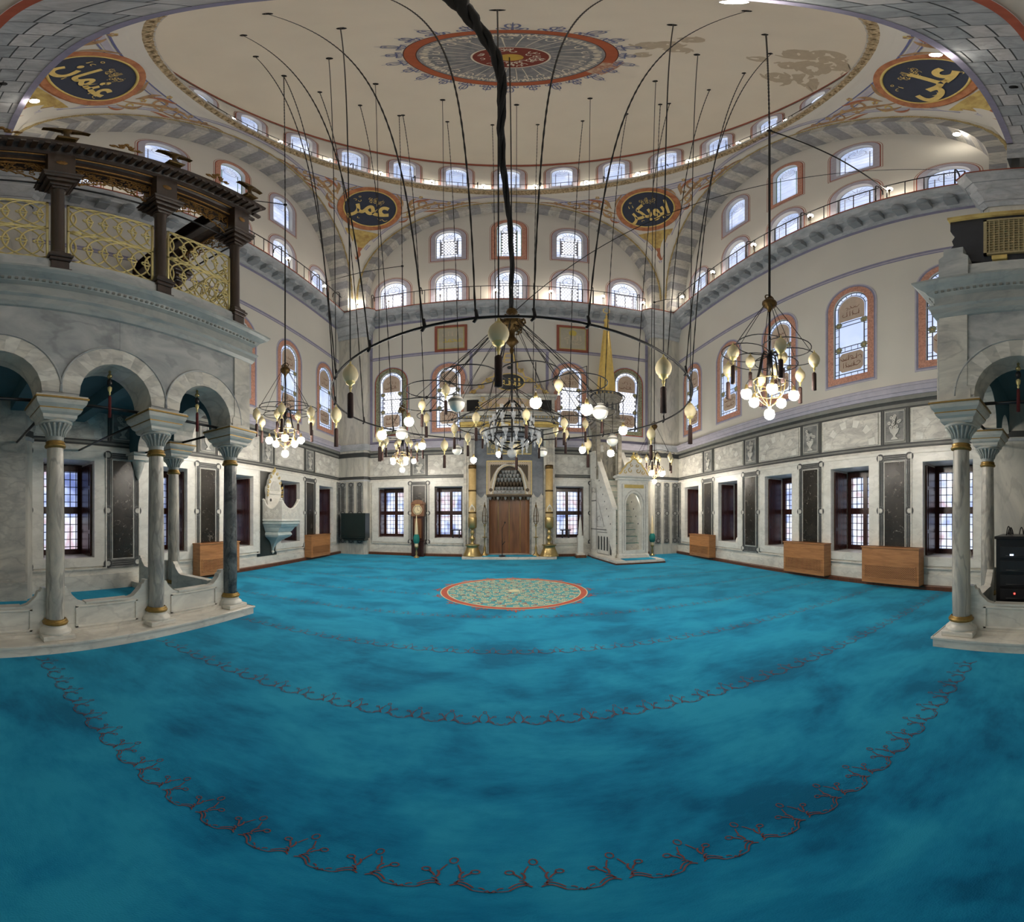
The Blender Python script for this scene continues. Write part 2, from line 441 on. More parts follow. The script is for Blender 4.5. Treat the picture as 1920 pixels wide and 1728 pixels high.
def wall(side):
    F,x0,x1,lows,tym=SIDES[side]
    mb=MB(); mb.T=F
    rect=lambda c:[(c-LOWW/2,LOWZ[0]),(c+LOWW/2,LOWZ[0]),(c+LOWW/2,LOWZ[1]),(c-LOWW/2,LOWZ[1])]
    mb.flat([(x0,0),(x1,0),(x1,4.62),(x0,4.62)],0,[rect(c) for c in lows],0)
    holes=[arched(MIDW,*MIDZ) for c in lows]
    holes=[[(p[0]+c,p[1]) for p in h] for h,c in zip(holes,lows)]
    for c in tym:
        holes.append([(p[0]+c,p[1]) for p in arched(*row1_dims(side,c))])
    for c in tym[1:4]:
        holes.append([(p[0]+c,p[1]) for p in arched(*row2_dims(side,c))])
    out=[(x0,4.62),(x1,4.62),(x1,Z0),(RIN+.05,Z0)]+arcpts(0,Z0,RIN+.05,0,pi,48)[1:]+[(x0,Z0)]
    mb.flat(out,0,holes,1)
    return mb.build('wall_'+side,[M['white_marble'],M['plaster']],kind='structure')
for s_ in SIDES: wall(s_)

# floor, one carpet from wall to wall, with its woven rows and medallion
def floor_carpet():
    mb=MB()
    mb.fn=lambda p:(p[0],p[2],p[1])          # draw in xz, lay flat on the ground
    mb.flat([(-W-1.2,YB),(W+1.2,YB),(W+1.2,L+1.0),(-W-1.2,L+1.0)],0,(),0)
    z=.003
    def motif(cx,cy,s=1.0,lod=1):
        P=lambda x,y:(cx+x*s,cy+y*s*1.75)
        for sg in (-1,1):
            Q=lambda x,y:P(sg*x,y)
            mb.ribbon([Q(*p) for p in bez((.012,.0),(.03,.012),(.05,.006),(.072,-.012),6)],.006*s,z,1)
            mb.ribbon([Q(*p) for p in bez((.02,.010),(.035,.02),(.055,.014),(.075,-.004),6)],.005*s,z,1)
            mb.ribbon([Q(*p) for p in bez((.07,-.012),(.085,-.016),(.1,-.016),(.12,-.018),4)],.004*s,z,1)
            if lod:
                mb.ribbon([Q(*p) for p in bez((.088,-.004),(.095,-.003),(.1,-.004),(.104,-.010),3)],.005*s,z,1)
                mb.ribbon([Q(.105,-.018),Q(.112,-.012),Q(.12,-.020)],.005*s,z,1)
            mb.ribbon([Q(*p) for p in bez((.028,.006),(.026,.02),(.034,.024),(.046,.022),5)],.006*s,z,1)
            mb.ribbon([Q(*p) for p in bez((.034,.026),(.026,.034),(.03,.048),(.04,.05),5)],.007*s,z,1)
            mb.ribbon([Q(*p) for p in bez((.04,.03),(.05,.046),(.058,.04),(.06,.05),5)],.006*s,z,1)
            o=[Q(.072+.013*cos(a*pi/4),.052+.007*sin(a*pi/4)) for a in range(8)]
            mb.ribbon(o,.005*s,z,1,True)
            mb.ribbon([Q(*p) for p in bez((.03,.05),(.026,.062),(.02,.068),(.016,.074),4)],.005*s,z,1)
        mb.ribbon([P(.013*cos(a*pi/4),.09+.011*sin(a*pi/4)) for a in range(8)],.005*s,z,1,True)
    rows=[.905+1.495*k for k in range(9)]
    for k,y in enumerate(rows):
        lim=6.9; per=.241; n=int(lim/per)
        for i in range(-n,n+1):
            x=i*per+.008
            if hypot(x,y+.05-7.43)<1.75: continue
            if y<4.3 and x<-3.7: continue
            if y<1.45 and x>3.6: continue
            motif(x,y+.012,1.0,1 if k<3 else 0)
    cx,cy,R=0.07,7.43,1.54
    mb.ring(cx,cy,0,R-.0,.002,64,4)
    mb.ring(cx,cy,R-.14,R-.02,.004,64,3); mb.ring(cx,cy,R-.02,R,.004,64,2); mb.ring(cx,cy,R-.165,R-.14,.004,64,2)
    rr=random.Random(3)
    for ringr,n,sz in ((.22,9,.09),(.4,16,.09),(.58,22,.09),(.76,29,.09),(.94,36,.09),(1.12,43,.09),(1.29,50,.08)):
        for i in range(n):
            a=2*pi*i/n+rr.random()*.1; x=cx+ringr*cos(a); y=cy+ringr*sin(a)
            mb.ribbon(spiral(x,y,.01,sz,a+pi/2,.9*(1 if i%2 else -1),8),.024,.005,2)
            mb.ribbon(spiral(x,y,.01,sz*.8,a-pi/2,.7*(1 if i%2 else -1),6),.02,.006,2 if i%3 else 3)
    mb.ring(cx,cy,0,.13,.007,20,2)
    for i in range(16):
        a=2*pi*i/16; c_,s2=cos(a),sin(a)
        Q=lambda u,v:(cx+c_*(R+u)-s2*v,cy+s2*(R+u)+c_*v)
        for sg in (-1,1):
            mb.ribbon([Q(*p) for p in bez((.0,.05*sg),(.06,.1*sg),(.1,.06*sg),(.09,.01*sg),6)],.022,.004,3)
            mb.ribbon([Q(*p) for p in bez((.02,.12*sg),(.06,.16*sg),(.09,.14*sg),(.06,.1*sg),6)],.018,.004,3)
        mb.ribbon([Q(.04,0),Q(.2,0)],[.05,.01],.004,3)
    return mb.build('floor',[M['carpet'],M['motif'],M['med_pale'],M['med_rust'],M['med_teal']],kind='structure')
floor_carpet()

# baseboard round the hall
def baseboard(nm,path):
    mb=MB(); mb.sweep(path,[(0,0),(.11,0),(.11,.085),(.10,.1),(.04,.105),(0,.105)]); return mb.build(nm,M['trim_wood'],kind='structure')
baseboard('baseboard_left',[(-W,4.3),(-W,L)])
baseboard('baseboard_back',[(-W,L-.05),(-1.85,L-.05)])
baseboard('baseboard_back.001',[(1.85,L-.05),(3.0,L-.05)])
baseboard('baseboard_back.002',[(5.0,L-.05),(W,L-.05)])
baseboard('baseboard_right',[(W,L),(W,1.5)])

# stone dressing of the walls: frames, inlaid piers, frieze of panels
def dressing(side,n):
    F,x0,x1,lows,tym=SIDES[side]
    mb=MB(); mb.T=F
    mats=[M['frame_marble'],M['line_dark'],M['line_mid'],M['verde'],M['slab_marble'],M['panel_grey'],M['carve'],M['lilac_pale'],M['verde_dark'],M['white_marble']]
    skip=(lambda x:abs(x)<1.8) if side=='back' else (lambda x:False)
    # plinth and ledges
    def run(a,b,z0,z1,d,m):
        if side=='back':
            mb.box(a,-d,z0,-1.78,0,z1,m); mb.box(1.78,-d,z0,b,0,z1,m)
        else: mb.box(a,-d,z0,b,0,z1,m)
    run(x0,x1,.0,.34,.03,9)
    for z0,z1,d,m in ((2.99,3.05,.05,0),(3.05,3.11,.035,9),(3.13,3.17,.02,1),(3.17,3.21,.016,2),(3.21,3.25,.02,1),
                      (4.07,4.11,.02,1),(4.11,4.19,.016,2),(4.19,4.26,.02,1),(4.26,4.36,.07,2),(4.36,4.44,.1,7),(4.44,4.56,.14,7),(4.56,4.62,.16,7)):
        run(x0,x1,z0,z1,d,m)
    for c in lows:
        h=LOWW/2
        for (a,b,z0,z1) in ((c-h-.26,c-h,.52,2.99),(c+h,c+h+.26,.52,2.99),(c-h,c+h,.52,.72),(c-h,c+h,2.78,2.99)):
            mb.bevbox(a,-.04,z0,b,0,z1,.008,0)
        o=h+.285
        for (a,b,z0,z1) in ((c-o,c-o+.03,.49,2.99),(c+o-.03,c+o,.49,2.99),(c-o,c+o,.46,.49)):
            mb.box(a,-.055,z0,b,0,z1,9)
        # frieze panel with a shallow fan arch
        pw=.80
        mb.bevbox(c-pw,-.03,3.27,c+pw,0,4.05,.01,4)
        for i in range(11):
            a0=pi*i/11; a1=pi*(i+.94)/11
            P=[(c+.56*cos(a0),3.29+.5*sin(a0)),(c+.74*cos(a0),3.29+.68*sin(a0)),(c+.74*cos(a1),3.29+.68*sin(a1)),(c+.56*cos(a1),3.29+.5*sin(a1))]
            mb.prism(P,-.036,-.03,(),4 if i%2 else 0,False)
    # piers between the windows
    mids=[(a+b)/2 for a,b in zip(sorted(lows),sorted(lows)[1:]) if not skip((a+b)/2)]
    if side!='back': mids+=[min(lows)-1.24,max(lows)+1.24]
    for c in mids:
        if side=='left' and abs(c-(8.8-DY))<.4: 
            mb.box(c-.48,-.02,.36,c+.48,0,2.98,8)
        else:
            if x0<c-.5 and c+.5<x1:
                mb.bevbox(c-.47,-.035,.46,c+.47,0,3.03,.01,5)
                for sx in (-1,1):
                    for k in (-1,0,1): mb.box(c+sx*.365+k*.046-.013,-.045,.62,c+sx*.365+k*.046+.013,-.03,2.86,1)
                for zz in (.57,2.93):
                    for k in (-1,0,1): mb.box(c-.3,-.045,zz+k*.046-.013,c+.3,-.03,zz+k*.046+.013,1)
                for sx in (-1,1):
                    for zz in (.57,1.72,2.93):
                        mb.disc(c+sx*.365,zz,.104,-.049,20,5); mb.ring(c+sx*.365,zz,.062,.096,-.052,20,1); mb.ring(c+sx*.365,zz,.0,.05,-.051,16,4)
                mb.box(c-.27,-.05,.66,c+.27,-.03,2.84,6); mb.box(c-.25,-.055,.68,c+.25,-.04,2.82,3)
    # carved panels of the frieze
    for j,c in enumerate(mids):
        if c-.4<x0 or c+.4>x1: continue
        mb.box(c-.36,-.03,3.25,c+.36,0,4.07,2)
        for sx in (-1,1):
            for d in (.345,.295): mb.box(c+sx*d-.014,-.04,3.25,c+sx*d+.014,-.02,4.07,1)
        mb.box(c-.25,-.034,3.3,c+.25,-.02,4.03,5); mb.ring(c,3.66,0,.001,-.03,4,6)
        for (a,b,z0,z1) in ((c-.25,c-.235,3.3,4.03),(c+.235,c+.25,3.3,4.03),(c-.25,c+.25,3.3,3.315),(c-.25,c+.25,4.015,4.03)): mb.box(a,-.045,z0,b,-.03,z1,6)
        v=[(-.09,3.34),(.09,3.34),(.07,3.38),(.03,3.40),(.03,3.44),(.10,3.52),(.12,3.6),(-.12,3.6),(-.10,3.52),(-.03,3.44),(-.03,3.40),(-.07,3.38)]
        mb.prism([(c+p[0],p[1]) for p in v],-.06,-.034,(),6,False)
        rr=random.Random(j)
        for k in range(13):
            a=rr.uniform(0,2*pi); q=rr.uniform(0,1)**.5
            px,pz=c+.15*q*cos(a),3.76+.19*q*sin(a)
            mb.disc(px,pz,.042,-.05-.002*k,8,6); mb.disc(px,pz,.016,-.052-.002*k,6,5)
    # narrow upright inlays next to the corners
    ends=[]
    if side=='back': ends=[-5.98,-6.45,5.98,6.45]
    if side=='right': ends=[-6.2]
    if side=='left': ends=[6.2]
    for c in ends:
        mb.bevbox(c-.15,-.09,.46,c+.15,0,3.03,.01,5)
        for k in (-1,0,1): mb.box(c+k*.04-.01,-.1,.7,c+k*.04+.01,-.08,2.8,1)
        for zz in (.57,1.72,2.93):
            mb.disc(c,zz,.09,-.105,20,5); mb.ring(c,zz,.055,.08,-.107,20,1)
    return mb.build('trim_%d'%n,mats,kind='structure')
for i_,s_ in enumerate(SIDES): dressing(s_,i_+1)

# painted string lines on the plaster and the edges of the wall fields
def lines(side,n):
    F,x0,x1,lows,tym=SIDES[side]
    mb=MB(); mb.T=F
    mb.box(x0,-.004,8.56,x1,0,8.72,0); mb.box(x0,-.006,8.60,x1,0,8.64,1)
    mb.box(x0,-.004,10.30,x1,0,10.42,0)
    if side=='back':
        for sx in (-1,1):
            mb.box(sx*5.72-.1,-.006,4.62,sx*5.72+.1,0,10.3,0); mb.box(sx*1.5-.06,-.005,5.6,sx*1.5+.06,0,8.6,0)
        mb.box(x0,-.004,4.62,-1.8,0,4.76,0); mb.box(1.8,-.004,4.62,x1,0,4.76,0)
    else: mb.box(x0,-.004,4.62,x1,0,4.70,0)
    return mb.build('trim_%d'%n,[M['lilac'],M['lilac_pale']],kind='structure')
for i_,s_ in enumerate(SIDES): lines(s_,i_+4)

# bracketed stone cornice all round
def cornice():
    mb=MB()
    path=[(-W,YB),(-W,L),(W,L),(W,YB)]
    mb.sweep(path,[(0,10.42),(.05,10.44),(.09,10.52),(.11,10.60),(.13,10.68),(.30,10.72),(.33,10.78),(.40,10.83),(.47,10.90),(.50,10.97),(.50,11.0)],m=0)
    mb.sweep(path,[(.505,10.985),(.515,11.0),(.515,11.03),(0,11.03)],m=2)
    def bracket(F,x):
        mb.T=F
        mb.prism([(x-.13,10.50),(x+.13,10.50),(x+.13,10.71),(x-.13,10.71)],-.34,-.05,(),1)
        mb.lathe([(.001,0),(.13,0),(.13,.06),(.12,.1)],10,(x,-.34,10.56),1,True)
    for s_,(F,x0,x1,lows,tym) in SIDES.items():
        x=x0+1.75 if s_!='right' else x0+1.75
        while x<x1-(1.6 if s_=='back' else .3):
            if not (s_!='back' and (x>x1-1.0 or x<x0+1.0)): bracket(F,x)
            x+=.58
    mb.T=Matrix()
    return mb.build('trim_7',[M['cornice'],M['cornice_dark'],M['red_line']],kind='structure')
cornice()

# corner piers with their spreading capitals
def pier(nm,sx,near):
    mb=MB()
    yc=L if not near else 2*DY-L; sy=-1 if not near else 1
    ex,ey=(1.28,.40) if not near else (.42,1.2)
    def poly(g):
        x,y=ex+g,ey+g; c=.12+.25*g
        P=[(0,0),(x,0),(x,y-c),(x-c,y),(.6*x,y+.03),(.3*x,y+.03),(0,y)] if not near else [(0,0),(x,0),(x,y-c),(x-c,y),(0,y)]
        return [(sx*(W-p),yc+sy*q) for p,q in P]
    mb.hprism(poly(0),0,9.75,0)
    for z in (3.05,): mb.hprism(poly(.03),z,z+.06,1)
    if not near:
        yf=L-.43
        for x in (6.02,6.42,6.8):
            mb.bevbox(sx*x-.13,yf-.025,.46,sx*x+.13,yf+.02,3.0,.006,5)
            for k in (-1,0,1): mb.box(sx*x+k*.05-.014,yf-.032,.62,sx*x+k*.05+.014,yf-.02,2.86,2)
            for zz in (.57,1.72,2.9): mb.disc(sx*x,zz,.11,yf-.036,20,5); mb.ring(sx*x,zz,.065,.1,yf-.039,20,2)
    mb.hprism(poly(.08),4.36,4.62,1); mb.hprism(poly(.02),3.13,3.25,2); mb.hprism(poly(.02),4.07,4.26,2)
    st=[(9.72,.02),(9.84,.10),(9.92,.08),(10.12,.13),(10.3,.24),(10.36,.24),(10.4,.20),(10.6,.30),(10.78,.40),(10.9,.45),(11.03,.45)]
    k=len(poly(0)); vs=[];fs=[]
    for z,g in st: vs+=[(x,y,z) for x,y in poly(g)]
    for j in range(len(st)-1):
        for i in range(k): fs.append((j*k+i,j*k+(i+1)%k,(j+1)*k+(i+1)%k,(j+1)*k+i))
    fs.append(tuple((len(st)-1)*k+i for i in range(k)))
    mb.add(vs,fs,1,False)
    mb.hprism(poly(.47),11.0,11.035,4)
    for z,g in ((9.92,.09),(10.36,.215),(10.62,.325)): mb.hprism(poly(g),z,z+.015,3)
    return mb.build(nm,[M['pier_marble'],M['cornice'],M['line_dark'],M['cornice_dark'],M['red_line'],M['panel_grey']],kind='structure')
for i_,(sx,nr) in enumerate(((-1,0),(1,0),(-1,1),(1,1))): pier('trim_%d'%(8+i_),sx,nr)

# the great arches: striped stones on soffit and face
def great_arch(nm,F,d):
    mb=MB(); mb.T=F
    n=41
    for i in range(n):
        a0=pi*i/n; a1=pi*(i+1)/n; k=i%2
        sub=2
        for j in range(sub):
            b0=a0+(a1-a0)*j/sub; b1=a0+(a1-a0)*(j+1)/sub
            p=lambda r,a,y:(r*cos(a),y,Z0+r*sin(a))
            mb.add([p(RIN,b0,.02),p(RIN,b1,.02),p(RIN,b1,-d),p(RIN,b0,-d)],[(0,1,2,3)],k)
            mb.add([p(RIN,b0,-d),p(RIN,b1,-d),p(RIN+.34,b1,-d),p(RIN+.34,b0,-d)],[(0,1,2,3)],k)
            mb.add([p(RIN+.34,b0,-d),p(RIN+.34,b1,-d),p(A+.01,b1,-d),p(A+.01,b0,-d)],[(0,1,2,3)],2)
    mb.tube([( (RIN+.385)*cos(a),-d,Z0+(RIN+.385)*sin(a)) for a in [pi*t/80 for t in range(81)]],[.05 if t%2 else .034 for t in range(81)],6,3)
    for sx in (-1,1):
        for j in range(3):
            z0=11.0+.3*j; z1=z0+.3
            mb.add([(sx*RIN,.02,z0),(sx*RIN,-d,z0),(sx*RIN,-d,z1),(sx*RIN,.02,z1)],[(0,1,2,3)],j%2)
            mb.add([(sx*RIN,-d,z0),(sx*(RIN+.34),-d,z0),(sx*(RIN+.34),-d,z1),(sx*RIN,-d,z1)],[(0,1,2,3)],j%2)
        mb.add([(sx*(RIN+.34),-d,11.0),(sx*(A+.02),-d,11.0),(sx*(A+.02),-d,Z0),(sx*(RIN+.34),-d,Z0)],[(0,1,2,3)],2)
    return mb.build(nm,[M['soffit_pale'],M['soffit_dark'],M['plaster'],M['rope']],kind='structure')
great_arch('trim_12',FB,L-(DY+A)); great_arch('trim_13',FL,W-A); great_arch('trim_14',FR,W-A)

# pendentives: four spherical triangles, with painted borders and scrolls
def sph(dirv,off=0.0):
    d=Vector(dirv).normalized()*(SPH-off); return (d.x,DY+d.y,Z0+d.z)
def pend(nm,sx,sy):
    mb=MB(); nA=40; nT=8
    vs=[];fs=[]
    for i in range(nA+1):
        f=pi/2*i/nA; rm=A/max(cos(f),sin(f))
        for j in range(nT+1):
            r=A+(rm-A)*j/nT; z=sqrt(max(SPH*SPH-r*r,0))
            vs.append((sx*r*cos(f),DY+sy*r*sin(f),Z0+z))
    for i in range(nA):
        for j in range(nT):
            a=i*(nT+1)+j; fs.append((a,a+1,a+nT+2,a+nT+1))
    mb.add(vs,fs,0,True)
    # borders that follow the two arches and the ring
    def strip(fn,w0,w1,m,off,n=48):
        v=[];f=[]
        for i in range(n+1):
            for w in (w0,w1): v.append(fn(i/n,w,off))
        for i in range(n): f.append((2*i,2*i+1,2*i+3,2*i+2))
        mb.add(v,f,m,True)
    def along_x(t,w,off):                   # arch in the plane x = sx*A
        a=pi/2*t; y=(A+w*1.0)*cos(a)*0+A*cos(a); z=A*sin(a)
        d=Vector((sx*(A),sy*y,z)); q=Vector((0,sy*cos(a),sin(a)))
        d=d+q*w-Vector((sx,0,0))*w*.0
        d=d.normalized()*SPH
        # pull toward the inside of the triangle
        return sph((d.x,d.y,d.z),off)
    def along_y(t,w,off):
        a=pi/2*t
        d=Vector((sx*A*cos(a),sy*A,A*sin(a)))+Vector((sx*cos(a),0,sin(a)))*w
        return sph(d,off)
    for fn in (along_x,along_y):
        strip(fn,.33,.365,1,.006); strip(fn,.39,.46,2,.006); strip(fn,.485,.51,1,.006)
    def ringband(t,w,off):
        f=pi/2*t; r=A; z=sqrt(SPH*SPH-r*r)-w
        r2=sqrt(SPH*SPH-z*z); f_=f
        lim=A/max(cos(f),sin(f))
        r2=min(r2,lim)
        z=sqrt(SPH*SPH-r2*r2)
        return sph((sx*r2*cos(f),sy*r2*sin(f),z),off)
    strip(ringband,.16,.19,1,.012); strip(ringband,.22,.32,2,.011); strip(ringband,.35,.375,1,.012)
    # painted scrolls on either side of the roundel, palmette below it
    el=math.radians(35.5); c=Vector((sx*cos(el)/sqrt(2),sy*cos(el)/sqrt(2),sin(el)))
    u=Vector((0,0,1)).cross(c).normalized(); v=c.cross(u).normalized()
    if v.z<0: v=-v
    def on(x,z): return sph(c*SPH+u*x+v*z,.015)
    mb.fn=lambda p:on(p[0],p[2])
    for sg in (-1,1):
        q=lambda pts:[(sg*a,b) for a,b in pts]
        sw=lambda lo,hi,n:[lo+(hi-lo)*sin(pi*i/n) for i in range(n+1)]
        mb.ribbon(q(bez((1.28,.25),(1.75,.55),(2.2,1.55),(3.0,1.5),16)),sw(.04,.13,16),0,3)
        mb.ribbon(q(bez((2.3,.95),(3.0,1.15),(3.3,1.95),(4.3,2.3),16)),sw(.03,.10,16),0,3)
        mb.ribbon(q(spiral(1.95,1.12,.05,.32,-1.0,1.15,20)),sw(.04,.09,20),0,3)
        mb.ribbon(q(spiral(2.75,1.28,.04,.24,2.2,-1.05,16)),.06,0,3)
        mb.ribbon(q(spiral(3.5,1.85,.03,.18,0,1.0,14)),.05,0,3)
        mb.ribbon(q(bez((1.5,.95),(1.62,1.25),(1.9,1.3),(2.1,1.5),10)),sw(.03,.12,10),0,4)
        mb.ribbon(q(bez((1.38,.6),(1.5,.9),(1.35,1.1),(1.55,1.3),10)),sw(.02,.15,10),0,3)
        mb.ribbon(q(bez((2.1,.65),(2.4,.9),(2.7,.85),(2.95,1.2),12)),sw(.02,.11,12),0,4)
        mb.ribbon(q(bez((3.1,1.35),(3.4,1.4),(3.7,1.9),(4.0,2.0),12)),sw(.02,.08,12),0,4)
        mb.ribbon(q(bez((1.34,.0),(1.6,.1),(1.85,.3),(1.75,.6),12)),sw(.02,.13,12),0,3)
        mb.ribbon(q(spiral(1.6,.32,.03,.2,.5,1.0,14)),.055,0,5)
        mb.ribbon(q(bez((1.3,-.25),(1.45,-.3),(1.6,-.15),(1.62,.05),12)),sw(.02,.10,12),0,4)
        mb.ribbon(q(bez((1.2,.65),(1.15,1.0),(.9,1.1),(.75,1.3),12)),sw(.02,.10,12),0,3)
        for x_,z_ in ((1.55,.75),(2.35,1.35),(2.9,1.6),(3.3,1.7),(2.2,.95),(1.7,1.45)):
            for k in range(5): mb.disc(sg*(x_+.055*cos(k*1.257)),z_+.055*sin(k*1.257),.04,0,6,5 if k%2 else 3)
    mb.flat([(-.75,-1.25),(.75,-1.25),(.62,-1.5),(.42,-1.75),(.3,-2.0),(.2,-2.3),(-.2,-2.3),(-.3,-2.0),(-.42,-1.75),(-.62,-1.5)],0,(),5)
    for k in range(5): mb.ribbon([(-.6+.3*k,-1.28),(-.3+.15*k,-2.0)],.03,-.02,3)
    mb.flat([(-.18,-2.3),(.18,-2.3),(.1,-2.55),(.16,-2.75),(.05,-3.1),(-.05,-3.1),(-.16,-2.75),(-.1,-2.55)],0,(),4)
    mb.fn=None
    return mb.build(nm,[M['plaster'],M['blue_line'],M['lilac_pale'],M['scroll'],M['rust'],M['ochre']],kind='structure')
for i_,(sx,sy) in enumerate(((-1,1),(1,1),(-1,-1),(1,-1))): pend('trim_%d'%(20+i_),sx,sy)  # pendentives: curved ceiling surfaces under the dome, trim in name only

# ring cornice, drum and dome
ZR=Z0+A
RD=6.38; ND=20
def ring_cornice():
    mb=MB()
    mb.lathe([(A+.02,ZR-.02),(A-.02,ZR+.03),(A-.06,ZR+.16),(A-.13,ZR+.3),(A-.16,ZR+.33)],96,(0,DY,0),0)
    n=150
    mb.lathe([(A-.14,ZR+.33),(A-.24,ZR+.42),(A-.28,ZR+.55),(A-.27,ZR+.62)],96,(0,DY,0),1)
    for i in range(n):
        a=2*pi*i/n; r=A-.23
        mb.lathe([(.02,-.1),(.07,0),(.075,.07),(.03,.13)],5,(r*cos(a),DY+r*sin(a),ZR+.45),1)
    mb.lathe([(A-.27,ZR+.62),(A-.30,ZR+.66),(A-.30,ZR+.72),(RD+.05,ZR+.74)],96,(0,DY,0),2)
    return mb.build('trim_15',[M['plaster'],M['ring_gold'],M['soffit_pale']],kind='structure')
ring_cornice()
DWZ=(19.55,21.55); DWW=.84
def drum():
    mb=MB(); half=pi/ND*RD
    for k in range(ND):
        ak=pi/2-2*pi*k/ND
        mb.fn=lambda p,ak=ak:((RD+p[1])*cos(ak-p[0]/RD),DY+(RD+p[1])*sin(ak-p[0]/RD),p[2])
        for j,(xa,xb) in enumerate(((-half,-half*.55),(-half*.55,half*.55),(half*.55,half))):
            mb.flat([(xa,ZR+.7),(xb,ZR+.7),(xb,22.3),(xa,22.3)],0,[arched(DWW,*DWZ)] if j==1 else (),0)
    mb.fn=None
    mb.lathe([(RD-.035,21.98),(RD-.035,22.2)],96,(0,DY,0),1)
    # dome shell
    prof=[(RD*cos(t),22.3+4.9*sin(t)) for t in [pi/2*i/20 for i in range(20)]]+[(.02,27.2)]
    mb.lathe(prof,80,(0,DY,0),2)
    # painting of the crown
    def dz(r): return 22.3+4.9*sqrt(max(0,1-(r/RD)**2))
    cx,cy=.0,DY+.1
    mb.fn=lambda p:(cx+p[0],cy+p[2],dz(hypot(p[0],cy-DY+p[2]))-.012-p[1])
    R=2.17
    for a,b,m_ in ((0,.26,7),(.26,.78,4),(.78,.82,6),(.82,R-.27,3),(R-.27,R-.25,9),(R-.25,R-.02,5),(R-.02,R,9)):
        q=6 if b-a>.3 else 1
        for i in range(q): mb.ring(0,0,a+(b-a)*i/q,a+(b-a)*(i+1)/q,0,72,m_)
    rr=random.Random(11)
    for i in range(30):                       # scribed rays and flowing letters between core and rim
        a=2*pi*i/30+rr.uniform(-.03,.03); r0=.84+.06*rr.random(); r1=R-.42-.25*rr.random()
        mb.ribbon([(r*cos(a+.04*(r-r0)),r*sin(a+.04*(r-r0))) for r in [r0+(r1-r0)*t/5 for t in range(6)]],[.014,.016,.02,.022,.026,.034],.01,6)
    for i in range(26):
        a=2*pi*i/26; r=R-.42; s=1 if i%2 else -1
        P=[((r+.10*sin(t*1.9+i))*cos(a+s*.12*(t/6)+.02),(r+.10*sin(t*1.9+i))*sin(a+s*.12*(t/6)+.02)) for t in range(-6,9)]
        mb.ribbon(P,[.02+.035*abs(sin(.35*t)) for t in range(15)],.011,6)
        b=a+.09; P=spiral((R-.62)*cos(b),(R-.62)*sin(b),.03,.13,b,.8*s,10); mb.ribbon(P,.03,.011,6)
        mb.disc((R-.34)*cos(b),(R-.34)*sin(b),.025,.011,6,6)
    for i in range(40):
        a=rr.uniform(0,2*pi); r=rr.uniform(.36,.7)
        mb.ribbon(spiral(r*cos(a),r*sin(a),.01,.1,a,.8 if i%2 else -.8,8),.024,.011,6)
    for i in range(24):                       # blue lace fringe
        a=2*pi*i/24
        Q=lambda u,v,a=a:((R+u)*cos(a)-v*sin(a),(R+u)*sin(a)+v*cos(a))
        big=i%2==0; h=.5 if big else .36
        for sg in (-1,1):
            mb.ribbon([Q(*p) for p in bez((0,.05*sg),(.1,.24*sg),(.16,.1*sg),(.1,.04*sg),8)],.035,.01,8)
            mb.ribbon([Q(*p) for p in bez((.02,.2*sg),(.13,.26*sg),(.18,.16*sg),(.09,.14*sg),8)],.03,.01,8)
            mb.ribbon([Q(*p) for p in bez((.1,.0),(.2,.16*sg),(h,.1*sg),(h*.9,.02*sg),6)],.035,.01,8)
            mb.disc(*Q(.07,.12*sg),.035,.01,6,8)
        mb.ribbon([Q(0,0),Q(h+.08,0)],[.04,.012],.01,8); mb.disc(*Q(h*.75,0),.04,.01,6,8)
    # older painting showing through on one side
    mb.ring(0,0,R-.02,R+.2,.004,14,10,-.05,.42); mb.ring(0,0,R-.24,R-.03,.012,14,10,.02,.45)
    rr=random.Random(5)
    for (px,pz,s) in ((2.3,-1.5,.28),(2.6,-1.75,.34),(2.9,-1.5,.28),(2.75,-2.3,.26),(2.5,-.8,.2),(5.45,-1.5,.4),(4.6,-2.9,.42),(5.3,-2.6,.5),(4.85,-3.4,.4),(5.75,-2.0,.4),(5.2,-3.2,.4),(4.4,-2.0,.22),(5.0,-2.2,.3)):
        for k in range(5):
            a=rr.uniform(0,6.3); mb.ribbon(spiral(px+.3*s*cos(a),pz+.3*s*sin(a),.04,s,a,rr.choice((-.7,.6,.8)),10),[.04+s*.5*sin(pi*i/10) for i in range(11)],-.004+.001*k,11)
    mb.fn=None
    return mb.build('ceiling',[M['plaster'],M['red_line'],M['dome_plaster'],M['medal_grey'],M['medal_red'],M['medal_orange'],M['medal_white'],M['gold_paint'],M['medal_blue'],M['medal_dark'],M['medal_pink'],M['stain']],kind='structure')
M['gold_paint']=plain('gold_paint',(190,156,60),.6); M['medal_dark']=plain('medal_dark',(84,50,40),.8); M['medal_pink']=twotone('medal_pink',(170,120,100),(200,176,150),8,.4,.6,.8)
drum()

